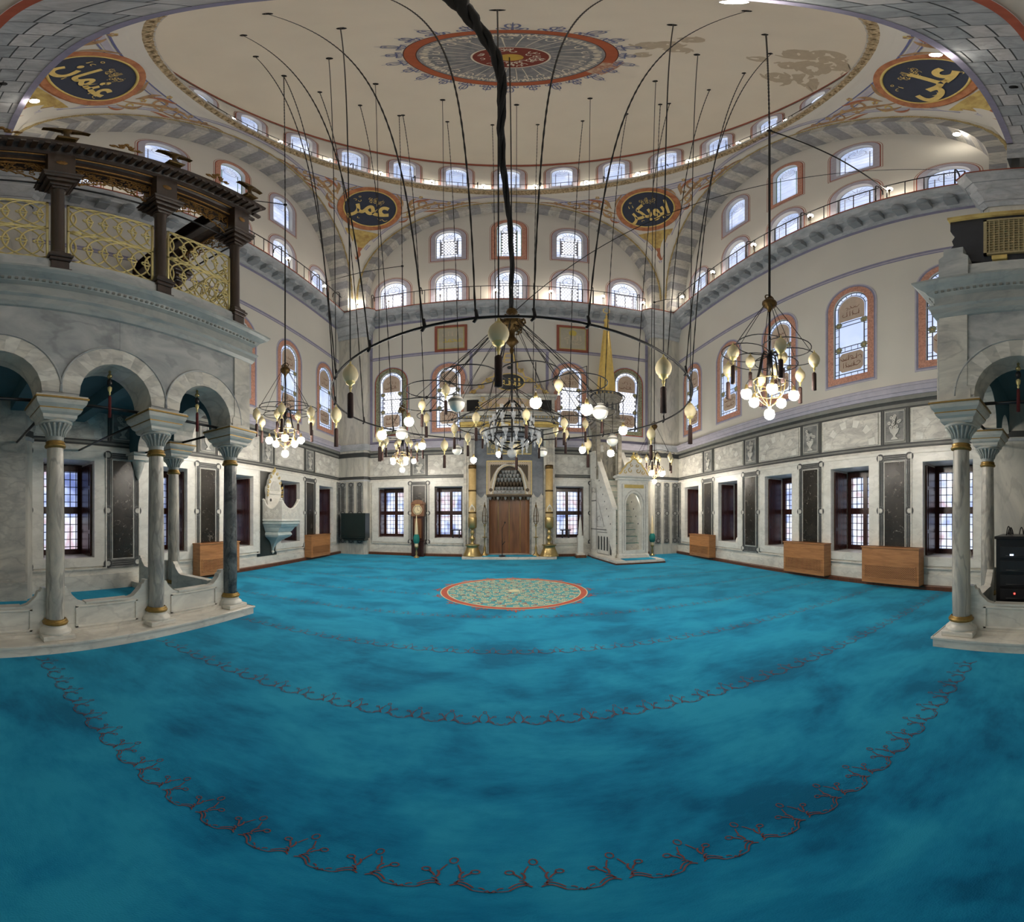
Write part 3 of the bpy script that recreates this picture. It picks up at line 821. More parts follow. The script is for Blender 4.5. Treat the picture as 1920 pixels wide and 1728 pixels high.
# near arch over the viewer: coursed grey stone, leading to the vault of the rear gallery
def near_arch():
    mb=MB(); rr=random.Random(2)
    yf=lambda a:.93+.5*sin(a)**1.0
    n=32
    P=lambda a,y,r=RIN:(r*cos(a),y,Z0+r*sin(a))
    for i in range(n):
        a0=pi*i/n; a1=pi*(i+1)/n; g=.0035
        cut=[0,.34,.62,.95] if i%2 else [0,.2,.5,.74,.95]
        if i%3==0: cut=[0,.42,.7,.95]
        for j in range(len(cut)-1):
            m_=rr.randrange(4)
            q=[P(a0+g,yf(a0)-cut[j]-(.02 if j else .11)),P(a1,yf(a1)-cut[j]-(.02 if j else .11)),P(a1,yf(a1)-cut[j+1]),P(a0+g,yf(a0)-cut[j+1])]
            mb.add(q,[(0,1,2,3)],m_)
        mb.add([P(a0,yf(a0)-.11,RIN+.012),P(a1,yf(a1)-.11,RIN+.012),P(a1,yf(a1)-.96,RIN+.012),P(a0,yf(a0)-.96,RIN+.012)],[(0,1,2,3)],4)
        mb.add([P(a0,yf(a0),RIN-.03),P(a1,yf(a1),RIN-.03),P(a1,yf(a1)-.11,RIN-.03),P(a0,yf(a0)-.11,RIN-.03)],[(0,1,2,3)],5)
        mb.add([P(a0,yf(a0)-.11,RIN-.03),P(a1,yf(a1)-.11,RIN-.03),P(a1,yf(a1)-.11,RIN),P(a0,yf(a0)-.11,RIN)],[(0,1,2,3)],5)
        mb.add([P(a0,yf(a0),RIN-.03),P(a1,yf(a1),RIN-.03),P(a1,yf(a1),A+.3),P(a0,yf(a0),A+.3)],[(0,1,2,3)],6)
        mb.add([P(a0,yf(a0)-.95,RIN),P(a1,yf(a1)-.95,RIN),P(a1,yf(a1)-1.05,RIN-.02),P(a0,yf(a0)-1.05,RIN-.02)],[(0,1,2,3)],7)
        mb.add([P(a0,yf(a0)-1.05,RIN+.05),P(a1,yf(a1)-1.05,RIN+.05),P(a1,YB,RIN+.05),P(a0,YB,RIN+.05)],[(0,1,2,3)],6)
    for sx in (-1,1):
        for j in range(3):
            z0=11.0+.3*j
            mb.add([(sx*RIN,.93,z0),(sx*RIN,-.02,z0),(sx*RIN,-.02,z0+.295),(sx*RIN,.93,z0+.295)],[(0,1,2,3)],j%4)
        mb.add([(sx*RIN,.93,11),(sx*(A+.8),.93,11),(sx*(A+.8),.93,Z0),(sx*RIN,.93,Z0)],[(0,1,2,3)],1)
        mb.add([(sx*RIN,-.02,10.9),(sx*W,-.02,10.9),(sx*W,-.02,Z0),(sx*RIN,-.02,Z0)],[(0,1,2,3)],1)
        mb.add([(sx*W,YB,10.9),(sx*W,1.33,10.9),(sx*W,1.33,18.6),(sx*W,YB,18.6)],[(0,1,2,3)],6)
    for a in (.55,pi-.55): mb.lathe([(.001,0),(.07,0),(.07,.03)],10,P(a,yf(a)-.5,RIN-.05),8)
    return mb.build('trim_16',M['block']+[M['joint'],M['lilac'],M['plaster'],M['red_line'],M['iron']],kind='structure')
near_arch()

m_=MB(); m_.add([(-W,YB,0),(W,YB,0),(W,YB,18.0),(-W,YB,18.0)],[(0,1,2,3)],0); m_.build('wall_front',M['plaster'],kind='structure')
# ------------------------------------------------------------------ windows
_wn=[0]
def wname():
    _wn[0]+=1; return 'window_%d'%_wn[0]
def squiggle(mb,x0,x1,z,h,m,y,seed,n=None,w=.012):
    """flowing brush strokes across a small panel"""
    r=random.Random(seed); n=n or int((x1-x0)/h*2.2)+2
    for i in range(n):
        cx=x0+(x1-x0)*(i+.5)/n; k=r.random()
        if k<.45: mb.ribbon(spiral(cx,z+r.uniform(-.15,.15)*h,.1*h,.42*h,r.uniform(0,6),r.choice((-.6,.7,.55)),7),w,y,m)
        elif k<.75: mb.ribbon(bez((cx,z-.35*h),(cx+.1*h,z),(cx-.1*h,z+.2*h),(cx+.05*h,z+.45*h),4),[w*1.4,w*1.4,w,w,w*.7],y,m)
        else: mb.ribbon(bez((cx-.5*h,z+.1*h),(cx-.2*h,z-.45*h),(cx+.3*h,z-.4*h),(cx+.55*h,z+.15*h),7),[w*.5,w,w*1.5,w*1.7,w*1.5,w,w*.7,w*.4],y,m)
def offs(w,z0,z1,d,**k): return arched(w+2*d,z0-d,z1+d,**k)

def window_low():
    mb=MB(); h=LOWW/2; z0,z1=LOWZ; d=.75
    mb.box(-h-.02,0.0,z0-.02,-h,d+.1,z1+.02,0); mb.box(h,0,z0-.02,h+.02,d+.1,z1+.02,0)
    mb.box(-h,0,z0-.02,h,d+.1,z0,0); mb.box(-h,0,z1,h,d+.1,z1+.02,0)
    r=mb.build('window',[M['frame_marble']],kind='structure')
    f=MB(); y=d
    def bar(a,b,c,e,m=0,dd=.05): f.box(a,y-dd,c,b,y,e,m)
    bar(-h,-h+.11,z0,z1); bar(h-.11,h,z0,z1); bar(-h,h,z0,z0+.12); bar(-h,h,z1-.16,z1); bar(-.06,.06,z0,z1,0,.06); bar(-h,h,1.65,1.81,0,.055)
    f.build('window_frame',M['shutter'],r)
    p=MB(); p.flat([(-h,z0),(h,z0),(h,z1),(-h,z1)],d+.05,(),0); p.build('pane',M['pane_street'],r)
    g=MB()
    for i in range(1,8): g.box(-h+i*LOWW/8-.008,d-.02,z0+.1,-h+i*LOWW/8+.008,d-.004,z1-.1)
    for i in range(1,12): g.box(-h,d-.02,z0+i*(z1-z0)/12-.008,h,d-.004,z0+i*(z1-z0)/12+.008)
    g.build('grille',M['iron'],r)
    for sx in (-1,1):
        s=MB(); x0=sx*(h-.002); x1=sx*(h-.05)
        s.box(min(x0,x1),.1,z0+.02,max(x0,x1),.60,z1-.06)
        for k in range(4):
            za=z0+.1+k*.48; s.box(min(x1,x1-sx*.012),.16,za,max(x1,x1-sx*.012),.54,za+.40)
        s.build('shutter',M['shutter'],r)
    return r
def place_windows(proto,F,cs,names=True):
    out=[]
    for c in cs:
        m=F@Matrix.Translation((c,0,0))
        o=proto if not proto.get('used') else dup(proto)
        proto['used']=1
        o.matrix_world=m; o.name=wname(); out.append(o)
    return out
low=window_low(); ALLW=[]
for s_ in SIDES: place_windows(low,SIDES[s_][0],SIDES[s_][3])

def window_mid(border,edge,honey,seed):
    w=MIDW; z0,z1=MIDZ
    mb=MB()
    o4=offs(w,z0,z1,.26); o3=offs(w,z0,z1,.22); o2=offs(w,z0,z1,.175); o1=offs(w,z0,z1,0)
    mb.prism(o4,-.012,0,[o3],0,False); mb.prism(o3,-.006,0,[o2],1,False); mb.prism(o2,-.004,0,[o1],2,False)
    mb.wallstrip(o1,-.004,.09,3)
    r=mb.build('window',[M['lilac_pale'],M[edge],M[border],M['plaster']],kind='structure')
    p=MB(); y=.06
    p.flat(o1,y+.004,(),0); pane=p.build('pane',[M['pane_sky' if not honey else 'pane_bright']],r)
    l=MB(); lw=.022
    l.ribbon(offs(w,z0,z1,-.01),.03,y,0,True)
    inn=arched(w-.2,z0+1.72,z1-.1,h=.42,point=.16); l.ribbon(inn,lw,y,0,True)
    for i in range(9):
        a=pi*(i+.5)/9; l.ribbon([(.40*cos(a),z1-.52+.42*sin(a)),(.5*cos(a),z1-.52+.52*sin(a))],lw*.8,y)
    for sx in (-1,1):
        l.ribbon([(sx*(w/2-.13),z0),(sx*(w/2-.13),z0+1.72)],lw*1.6 if sx>0 else lw*1.3,y)
        for k in range(1,8): l.ribbon([(sx*w/2,z0+k*.22),(sx*(w/2-.13),z0+k*.22)],lw*.7,y)
    for zz in (z0+.12,z0+.78,z0+.92,z0+1.6,z0+1.72): l.ribbon([(-w/2,zz),(w/2,zz)],lw*1.2,y)
    for k in (-1,0,1): l.ribbon([(k*.19,z0),(k*.19,z0+.12)],lw*.7,y); l.ribbon([(k*.19,z0+.78),(k*.19,z0+.92)],lw*.7,y)
    l.build('leading',M['lead'],r)
    q=MB()
    q.flat(arched(w-.24,z0+1.76,z1-.13,h=.40,point=.16),y-.006,(),0)
    oc=lambda a,b,c,e,k:[(a+k,c),(b-k,c),(b,c+k),(b,e-k),(b-k,e),(a+k,e),(a,e-k),(a,c+k)]
    q.flat(oc(-w/2+.15,w/2-.15,z0+.17,z0+.73,.08),y-.006,(),0)
    squiggle(q,-.26,.26,z0+1.98,.22,1,y-.008,seed,6,.016); squiggle(q,-.2,.2,z0+2.2,.16,1,y-.008,seed+1,4,.014)
    squiggle(q,-.27,.27,z0+.36,.2,1,y-.008,seed+2,7,.016); squiggle(q,-.27,.27,z0+.57,.2,1,y-.009,seed+3,7,.016)
    q.build('script_panel',[M['callig_brown'],M['callig_ink']],r)
    e=MB()
    for sx in (-1,1):
        for zz in (z0+.86,z0+1.66):
            for k in range(6):
                a=k*pi/3; e.disc(sx*(w/2-.13)+.06*cos(a),zz+.06*sin(a),.045,y-.010-.0005*k,8,0)
            e.disc(sx*(w/2-.13),zz,.03,y-.014,8,1)
    e.build('rosette',[M['green_border'],M['ochre']],r)
    if honey:
        hx=MB(); hx.flat([(-w/2+.15,z0+.8),(w/2-.06,z0+.8),(w/2-.06,z0+1.7),(-w/2+.15,z0+1.7)],y-.004,(),0)
        s=.118
        for j in range(9):
            for i in range(-4,5):
                x=(i+(.5 if j%2 else 0))*s; zz=z0+.86+j*s*.866
                if -w/2+.19<x<w/2-.1: hx.disc(x,zz,.053,y-.008,10,1)
        hx.build('honeycomb_glass',[M['lead_light'],M['pane_cell']],r)
    else:
        c=MB(); c.flat([(-w/2+.17,z0+.96),(w/2-.17,z0+.96),(w/2-.17,z0+1.56),(-w/2+.17,z0+1.56)],y-.004,(),0)
        c.build('clear_glass',[M['pane_sky']],r)
    return r
M['lead_light']=plain('lead_light',(176,180,196),.6)
wm=window_mid('pink_border','lilac',False,3)
place_windows(wm,FR,SIDES['right'][3]); place_windows(wm,FL,SIDES['left'][3])
place_windows(window_mid('pink_border','lilac',True,9),FB,[-2.4,2.4])
place_windows(window_mid('green_border','red_line',True,15),FB,[-4.8,4.8])

def window_high(w,z0,z1,style,honey,seed=0):
    mb=MB()
    o4=offs(w,z0,z1,.27); o4b=offs(w,z0,z1,.255); o3=offs(w,z0,z1,.215); o3b=offs(w,z0,z1,.185); o1=offs(w,z0,z1,0)
    mb.prism(o4,-.004,0,[o4b],1,False); mb.prism(o3,-.006,0,[o3b],1,False); mb.prism(o3b,-.005,0,[o1],2 if style!='pink' else 3,False)
    mb.wallstrip(o1,-.005,.18,0)
    r=mb.build('window',[M['plaster'],M['red_line'],M['lilac_pale'],M['pink_border']],kind='structure')
    y=.14; H=z1-z0
    p=MB(); p.flat(o1,y+.004,(),0); p.build('pane',M['pane_bright' if honey else 'pane_sky'],r)
    l=MB(); lw=.022
    l.ribbon(offs(w,z0,z1,-.012),.03,y,1 if style=='pink' else 0,True)
    zc=z1-.52; l.ring(0,zc,.25,.27,y,20); l.ring(0,zc-.02,.07,.085,y,12)
    for i in range(11):
        a=pi*i/10; l.ribbon([(.09*cos(a),zc+.09*sin(a)),(.25*cos(a),zc+.25*sin(a))],.016,y); 
        l.ribbon([(.27*cos(a),zc+.27*sin(a)),(.46*cos(a)*w,zc+.42*sin(a))],.018,y)
    xs=w/2-.17
    for sx in (-1,1):
        l.ribbon([(sx*xs,z0),(sx*xs,zc)],lw*1.3,y,1 if style=='pink' else 0)
        for k in range(1,7): l.ribbon([(sx*w/2,z0+k*(zc-z0)/7),(sx*xs,z0+k*(zc-z0)/7)],lw*.7,y)
    for zz in (z0+.18,z0+.3,zc-.2,zc-.06): l.ribbon([(-w/2,zz),(w/2,zz)],lw,y)
    for sx in (-1,1):
        l.ribbon(spiral(sx*.16,z0+.12,.02,.1,0,.9*sx,9),.016,y); l.ribbon(spiral(sx*.3,zc-.13,.015,.06,0,.9*sx,8),.014,y)
    if not honey:
        for k in (1,2,3): l.ribbon([(-xs,z0+.3+k*(zc-z0-.5)/4),(xs,z0+.3+k*(zc-z0-.5)/4)],.012,y)
    l.build('leading',[M['lead_light'] if not honey else M['lead'],M['green_line']],r)
    if honey:
        hx=MB(); a=z0+.31; b=zc-.21
        hx.flat([(-xs+.01,a),(xs-.01,a),(xs-.01,b),(-xs+.01,b)],y-.004,(),0)
        s=.125; j=0
        while a+.065+j*s*.866<b-.03:
            for i in range(-4,5):
                x=(i+(.5 if j%2 else 0))*s
                if abs(x)<xs-.05: hx.disc(x,a+.065+j*s*.866,.053,y-.008,8,1)
            j+=1
        hx.build('honeycomb_glass',[M['lead_light'],M['pane_cell']],r)
    return r
for s_ in SIDES:
    F,_,_,lows,tym=SIDES[s_]; hb=s_=='back'
    protos={}
    for c in tym:
        d=row1_dims(s_,c)
        if d not in protos: protos[d]=window_high(*d,'plain',hb)
        place_windows(protos[d],F,[c])
    for c in tym[1:4]:
        d=row2_dims(s_,c)
        if (d,2) not in protos: protos[(d,2)]=window_high(*d,'pink' if c==0 else 'plain',hb)
        place_windows(protos[(d,2)],F,[c])
dw=window_high(DWW,*DWZ,'plain',False)
for k in list(range(-6,7)):
    ak=pi/2-2*pi*k/ND
    m=Matrix.Translation(((RD-.05)*cos(ak),DY+(RD-.05)*sin(ak),0))@Matrix.Rotation(ak-pi/2,4,'Z')
    place_windows(dw,m,[0])
# ------------------------------------------------------------------ the two marble loges
LW=3.84
def obj(mb,name,mats,parent): return mb.build(name,[M[x] if isinstance(x,str) else x for x in (mats if isinstance(mats,(list,tuple)) else [mats])],parent)
def local(parent,mb):
    """geometry drawn in world coordinates becomes local to its thing"""
    mb.T=Matrix.Translation(-Vector(parent.location))@mb.T
    return mb

M['collar']=plain('collar',(150,122,66),.4,.6,.15,30)
def column_thing(stone,label,group):
    r=empty('marble_column',(0,0,0),0,label,'column',group)
    m=MB(); m.bevbox(-.19,-.19,.13,.19,.19,.195,.008); obj(m,'plinth','white_marble',r)
    m=MB(); m.lathe([(.19,.195),(.195,.21),(.185,.235),(.15,.26),(.135,.28),(.14,.30),(.12,.305)],20); obj(m,'base','white_marble',r)
    m=MB(); m.lathe([(.12,.30),(.15,.305),(.158,.325),(.15,.342),(.135,.347),(.14,.357),(.12,.37)],20); obj(m,'lower_collar','collar',r)
    m=MB(); m.lathe([(.108,.36),(.112,.6),(.110,1.3),(.098,2.42)],24); obj(m,'shaft',stone,r)
    m=MB(); m.lathe([(.098,2.40),(.122,2.41),(.13,2.43),(.12,2.45),(.108,2.46),(.118,2.475),(.1,2.49)],20); obj(m,'upper_collar','collar',r)
    m=MB(); m.lathe([(.10,2.485),(.102,2.53),(.12,2.6),(.16,2.66),(.185,2.685),(.19,2.70)],24,m=1)
    for i in range(18):
        a=2*pi*i/18; P=[((q+.004)*cos(a),(q+.004)*sin(a),z) for q,z in ((.104,2.54),(.122,2.6),(.158,2.655),(.186,2.68))]
        m.tube(P,[.009,.012,.016,.014],5,0)
    m.lathe([(.19,2.685),(.205,2.695),(.205,2.715),(.18,2.72)],24,m=0)
    obj(m,'capital',['teal_pale','teal_stone'],r)
    m=MB()
    st=[(.18,2.715),(.20,2.74),(.205,2.775),(.235,2.80),(.25,2.83),(.25,2.85),(.285,2.89),(.295,2.92),(.295,2.945)]
    vs=[];fs=[]
    for h,z in st: vs+=[(-h,-h,z),(h,-h,z),(h,h,z),(-h,h,z)]
    for j in range(len(st)-1):
        for i in range(4): fs.append((4*j+i,4*j+(i+1)%4,4*j+4+(i+1)%4,4*j+4+i))
    fs.append((0,1,2,3)); m.add(vs,fs,0,False); m.box(-.31,-.31,2.945,.31,.31,2.965,1); m.box(-.30,-.30,2.965,.30,.30,2.985,0)
    m.box(-.253,-.253,2.835,.253,.253,2.848,1)
    obj(m,'abacus',['teal_pale','collar'],r)
    return r
M['teal_pale']=marble('teal_pale',(200,199,190),(172,175,170),1.5,.4,.2)

def loge(sx,Yc,umax,name,label):
    root=empty(name,(sx*(LW+1.6),Yc-1.5,0),0,label,'gallery')
    fS=lambda p:(sx*(LW+p[1]),Yc-p[0],p[2]); fF=lambda p:(sx*(LW+p[0]),Yc-p[1],p[2])
    def part(nm,mats,draw):
        m=MB(); local(root,m); draw(m); return obj(m,nm,mats,root)
    WW=W-LW-.01
    uc=[.22+1.4*k for k in range(int(umax/1.4)+1)]; wc=[.22,1.75,WW-.2]
    # step
    def step(m):
        m.fn=None
        xs=[(0.0,0.0),(umax,0),(umax,.5),(.42,.5),(.42,WW),(0,WW)]
        m.hprism([(sx*(LW-.04+b),Yc+.05-a) for a,b in xs],0,.13,0)
        m.sweep([(sx*(LW-.045),Yc-umax),(sx*(LW-.045),Yc+.055),(sx*W,Yc+.055)][::(1 if sx<0 else -1)],[(0,.10),(.015,.105),(.015,.13),(0,.135)],m=0)
    part('step','white_marble',step)
    # arcade walls
    def outline(cs,e0,e1,r=.48,zs=3.04,z1=4.25):
        P=[(e0,2.985)]
        for a,b in zip(cs,cs[1:]):
            c=(a+b)/2; rr=min(r,(b-a)/2-.2)
            P+=[(c-rr,2.985)]+arcpts(c,zs,rr,pi,0,18)+[(c+rr,2.985)]
        return P+[(e1,2.985),(e1,z1),(e0,z1)]
    def arc_wall(fn,cs,e0,e1):
        def d(m):
            m.fn=fn; P=outline(cs,e0,e1)
            m.flat(P,0,(),0); m.flat(P,.42,(),2); m.wallstrip(P,0,.42,1,True)
            for a,b in zip(cs,cs[1:]):
                c=(a+b)/2; n=13
                for i in range(n):
                    a0=pi*i/n; a1=pi*(i+1)/n
                    Q=[(c+.48*cos(a0),3.04+.48*sin(a0)),(c+.70*cos(a0),3.04+.70*sin(a0)),(c+.70*cos(a1),3.04+.70*sin(a1)),(c+.48*cos(a1),3.04+.48*sin(a1))]
                    m.prism(Q,-.012,0,(),3 if i%2 else 1,False)
                m.tube([(c+.71*cos(pi*t/24),-.012,3.04+.71*sin(pi*t/24)) for t in range(25)],.014,5,0)
            # corner pilaster
            m.prism([(0.02,2.985),(.4,2.985),(.4,3.12),(.36,3.16),(.36,4.25),(0.02,4.25)],-.02,0,(),1)
        return d
    part('side_arcade',['grey_marble','pale_marble','loge_vault','slab_marble'],arc_wall(fS,uc,0,umax))
    part('front_arcade',['grey_marble','pale_marble','loge_vault','slab_marble'],arc_wall(fF,wc,.03,WW))
    # cornice and floor above
    def corn(m):
        path=[(sx*LW,Yc-umax),(sx*LW,Yc),(sx*W,Yc)]
        prof=[(0,4.18),(.03,4.19),(.06,4.24),(.07,4.31),(.10,4.34),(.10,4.36),(.03,4.37),(.035,4.52),(.09,4.55),(.12,4.60),(.2,4.65),(.235,4.69),(.24,4.72),(0,4.74)]
        if sx>0: path=path[::-1]
        m.sweep(path,prof if sx<0 else prof,m=0)
        m.fn=fS
        u=.0
        while u<umax: m.box(u,-.115,4.56,u+.035,-.06,4.595,1); u+=.075
        m.fn=fF; u=0.0
        while u<WW: m.box(u,-.115,4.56,u+.035,-.06,4.595,1); u+=.075
    part('cornice',['teal_stone','line_mid'],corn)
    def slab(m):
        m.fn=fS
        m.box(.0,.0,4.2,umax,WW,4.73,1)
        # vaulted ceiling cells on the underside
        for a,b in zip(uc,uc[1:]):
            m.add([(a,.42,3.9),(b,.42,3.9),(b,WW,3.9),(a,WW,3.9)],[(0,1,2,3)],0)
            m.box(a-.12,.42,3.62,a+.12,WW,3.92,0)
        m.box(.42,.42,3.88,umax,WW,4.2,0)
    part('vault',['loge_vault','grey_marble'],slab)
    # low parapet between the columns, with raised shoulders
    def low(fn,cs,d0):
        def d(m):
            m.fn=fn
            for a,b in zip(cs,cs[1:]):
                s0,s1=a+.10,b-.10
                P=[(s0,.13),(s1,.13),(s1,.74),(s1-.05,.74),(s1-.07,.70),(s1-.10,.69),(s1-.12,.64),(s1-.16,.60),(s1-.22,.545),(s1-.30,.52),
                   (s0+.30,.52),(s0+.22,.545),(s0+.16,.60),(s0+.12,.64),(s0+.10,.69),(s0+.07,.70),(s0+.05,.74),(s0,.74)]
                m.prism(P,d0,d0+.10,(),0)
                for (x0,x1,z0,z1) in ((s0+.17,s0+.20,.2,.49),(s1-.20,s1-.17,.2,.49),(s0+.17,s1-.17,.462,.492),(s0+.17,s1-.17,.2,.23)): m.bevbox(x0,d0-.016,z0,x1,d0+.01,z1,.006,0)
                m.box(s0+.3,d0-.02,.505,s1-.3,d0+.12,.53,0)
                m.box(s0,d0-.05,.13,s1,d0+.1,.17,0)
        return d
    part('parapet','white_marble',low(fS,uc,.26)); part('parapet','white_marble',low(fF,wc,.24))
    # iron ties
    for k in range(len(uc)-1):
        part('tie_bar','black',lambda m:m.tube([fS((uc[k]+.2,.22,2.99)),fS((uc[k+1]-.2,.22,2.99))],.022,6))
        part('tie_bar','black',lambda m:m.tube([fS((uc[k],.45,2.99)),fS((uc[k],WW,2.99))],.022,6))
    for k in range(2): part('tie_bar','black',lambda m:m.tube([fF((wc[k]+.2,.22,2.99)),fF((wc[k+1]-.2,.22,2.99))],.022,6))
    # wall corbel
    part('corbel','white_marble',lambda m:[m.cbox((sx*(W-.2),Yc-.22,2.96),(.42,.6,.05)),m.cbox((sx*(W-.16),Yc-.22,2.88),(.32,.5,.10)),m.lathe([(.01,2.4),(.06,2.5),(.12,2.7),(.16,2.84)],12,(sx*(W-.08),Yc-.22,0))])
    # upper marble parapet
    def upar(m):
        m.fn=fS; m.bevbox(.06,.05,4.73,umax,.30,5.17,.03,0)
        m.fn=fF; m.bevbox(.06,.05,4.73,WW,.30,5.17,.03,0)
    part('upper_parapet','gallery_white',upar)
    return root,fS,fF,uc,wc,WW
lgL=loge(-1,4.22,5.8,'marble_loge','arcaded grey marble loge on columns along the left wall under the brown wooden canopy')
lgR=loge(1,1.44,3.0,'marble_loge','arcaded grey marble loge on columns at the right edge under the dark lattice screen')
def hall_pier(sx,y0,y1):
    m=MB(); a,b=sorted((sx*(W-.5),sx*W)); m.box(a,y0,0,b,y1,3.9,0); m.box(min(a,b)-(.03 if sx>0 else 0),y0,0,max(a,b)+(.03 if sx<0 else 0),y1+.03,.36,0); m.build('wall_stub_'+('left' if sx<0 else 'right'),M['pale_marble'],kind='structure')
hall_pier(-1,-1.6,1.36)
c0=column_thing('streak_marble','pale marble column in the near row of the left loge, nearest the viewer','columns of the marble loges')
c0.location=(-(LW+.22),4.22-.22-2.8,0)
cols=[(-(LW+.22),4.22-1.62,'streaked marble column in the near row of the left loge, second from its far corner'),
      (-(LW+1.75),4.0,'slim column on the far side of the left loge between its corner and the wall'),
      (LW+.22,1.22,'pale streaked marble column at the near corner of the right loge'),
      (LW+1.75,1.22,'pale column of the right loge beside the black equipment rack')]
for x,y,l in cols: dup(c0,(x,y,0),0,l,name='marble_column')
cd=dup(c0,(-(LW+.22),4.0,0),0,'dark mottled grey column at the far corner of the left loge',name='marble_column')
for ch in cd.children:
    if ch.name.startswith('shaft'):
        me=ch.data.copy(); me.materials[0]=M['dark_column_marble']; ch.data=me

# brown timber canopy over the left loge with brass lattice screens
def fret(seed,wd,h):
    """openwork scroll valance with a scalloped lower edge, drawn in xz from (0,0) down"""
    m=MB(); r=random.Random(seed)
    edge=lambda t:-h*(.52+.48*abs(2*t-1)**1.6)
    n=30
    for i in range(n*4):
        x=wd*r.random(); z=-r.random()*h
        if z<edge(x/wd)+.04: continue
        q=r.uniform(.04,.075)
        m.tube([(a,r.uniform(-.012,.012),b) for a,b in spiral(x,z,.01,q,r.uniform(0,6),r.choice((.8,-.8,1.1)),8)],.009,4,0)
    m.tube([(wd*t/30,0,edge(t/30)+.02*sin(t*1.9)) for t in range(31)],.014,5,0)
    for t in range(3,30,3): m.sphere((wd*t/30,0,edge(t/30)-.02),.02,6,4,0)
    m.tube([(0,0,-.01),(wd,0,-.01)],.018,5,0); m.tube([(.0,0,0),(0,0,-h)],.016,5,0); m.tube([(wd,0,0),(wd,0,-h)],.016,5,0)
    return m
def lattice(wd,h):
    m=MB(); H=h/2
    m.box(0,-.012,0,wd,.012,.03); m.box(0,-.012,h-.03,wd,.012,h); m.box(0,-.012,H-.012,wd,.012,H+.012); m.box(0,-.012,0,.03,.012,h); m.box(wd-.03,-.012,0,wd,.012,h)
    sp=.2; n=int(wd/sp)+3; R=H/2-.012
    for row in (0,1):
        zc=H*row+H/2
        for i in range(-2,n+1):
            cx=i*sp
            for sg in (-1,1):
                seg=[]
                for t in range(19):
                    w=-pi/2+pi*t/18
                    x=cx+sg*R*1.02*cos(w); z=R*sin(w)
                    if .02<x<wd-.02: seg.append((x,-.006 if sg>0 else .006,zc+z))
                    else:
                        if len(seg)>1: m.tube(seg,.015,4)
                        seg=[]
                if len(seg)>1: m.tube(seg,.015,4)
            if .09<cx+.12<wd-.09: m.tube([(cx+.12+.062*cos(2*pi*k/12),-.012,zc+.036*sin(2*pi*k/12)) for k in range(12)],.014,4,closed=True)
    return m
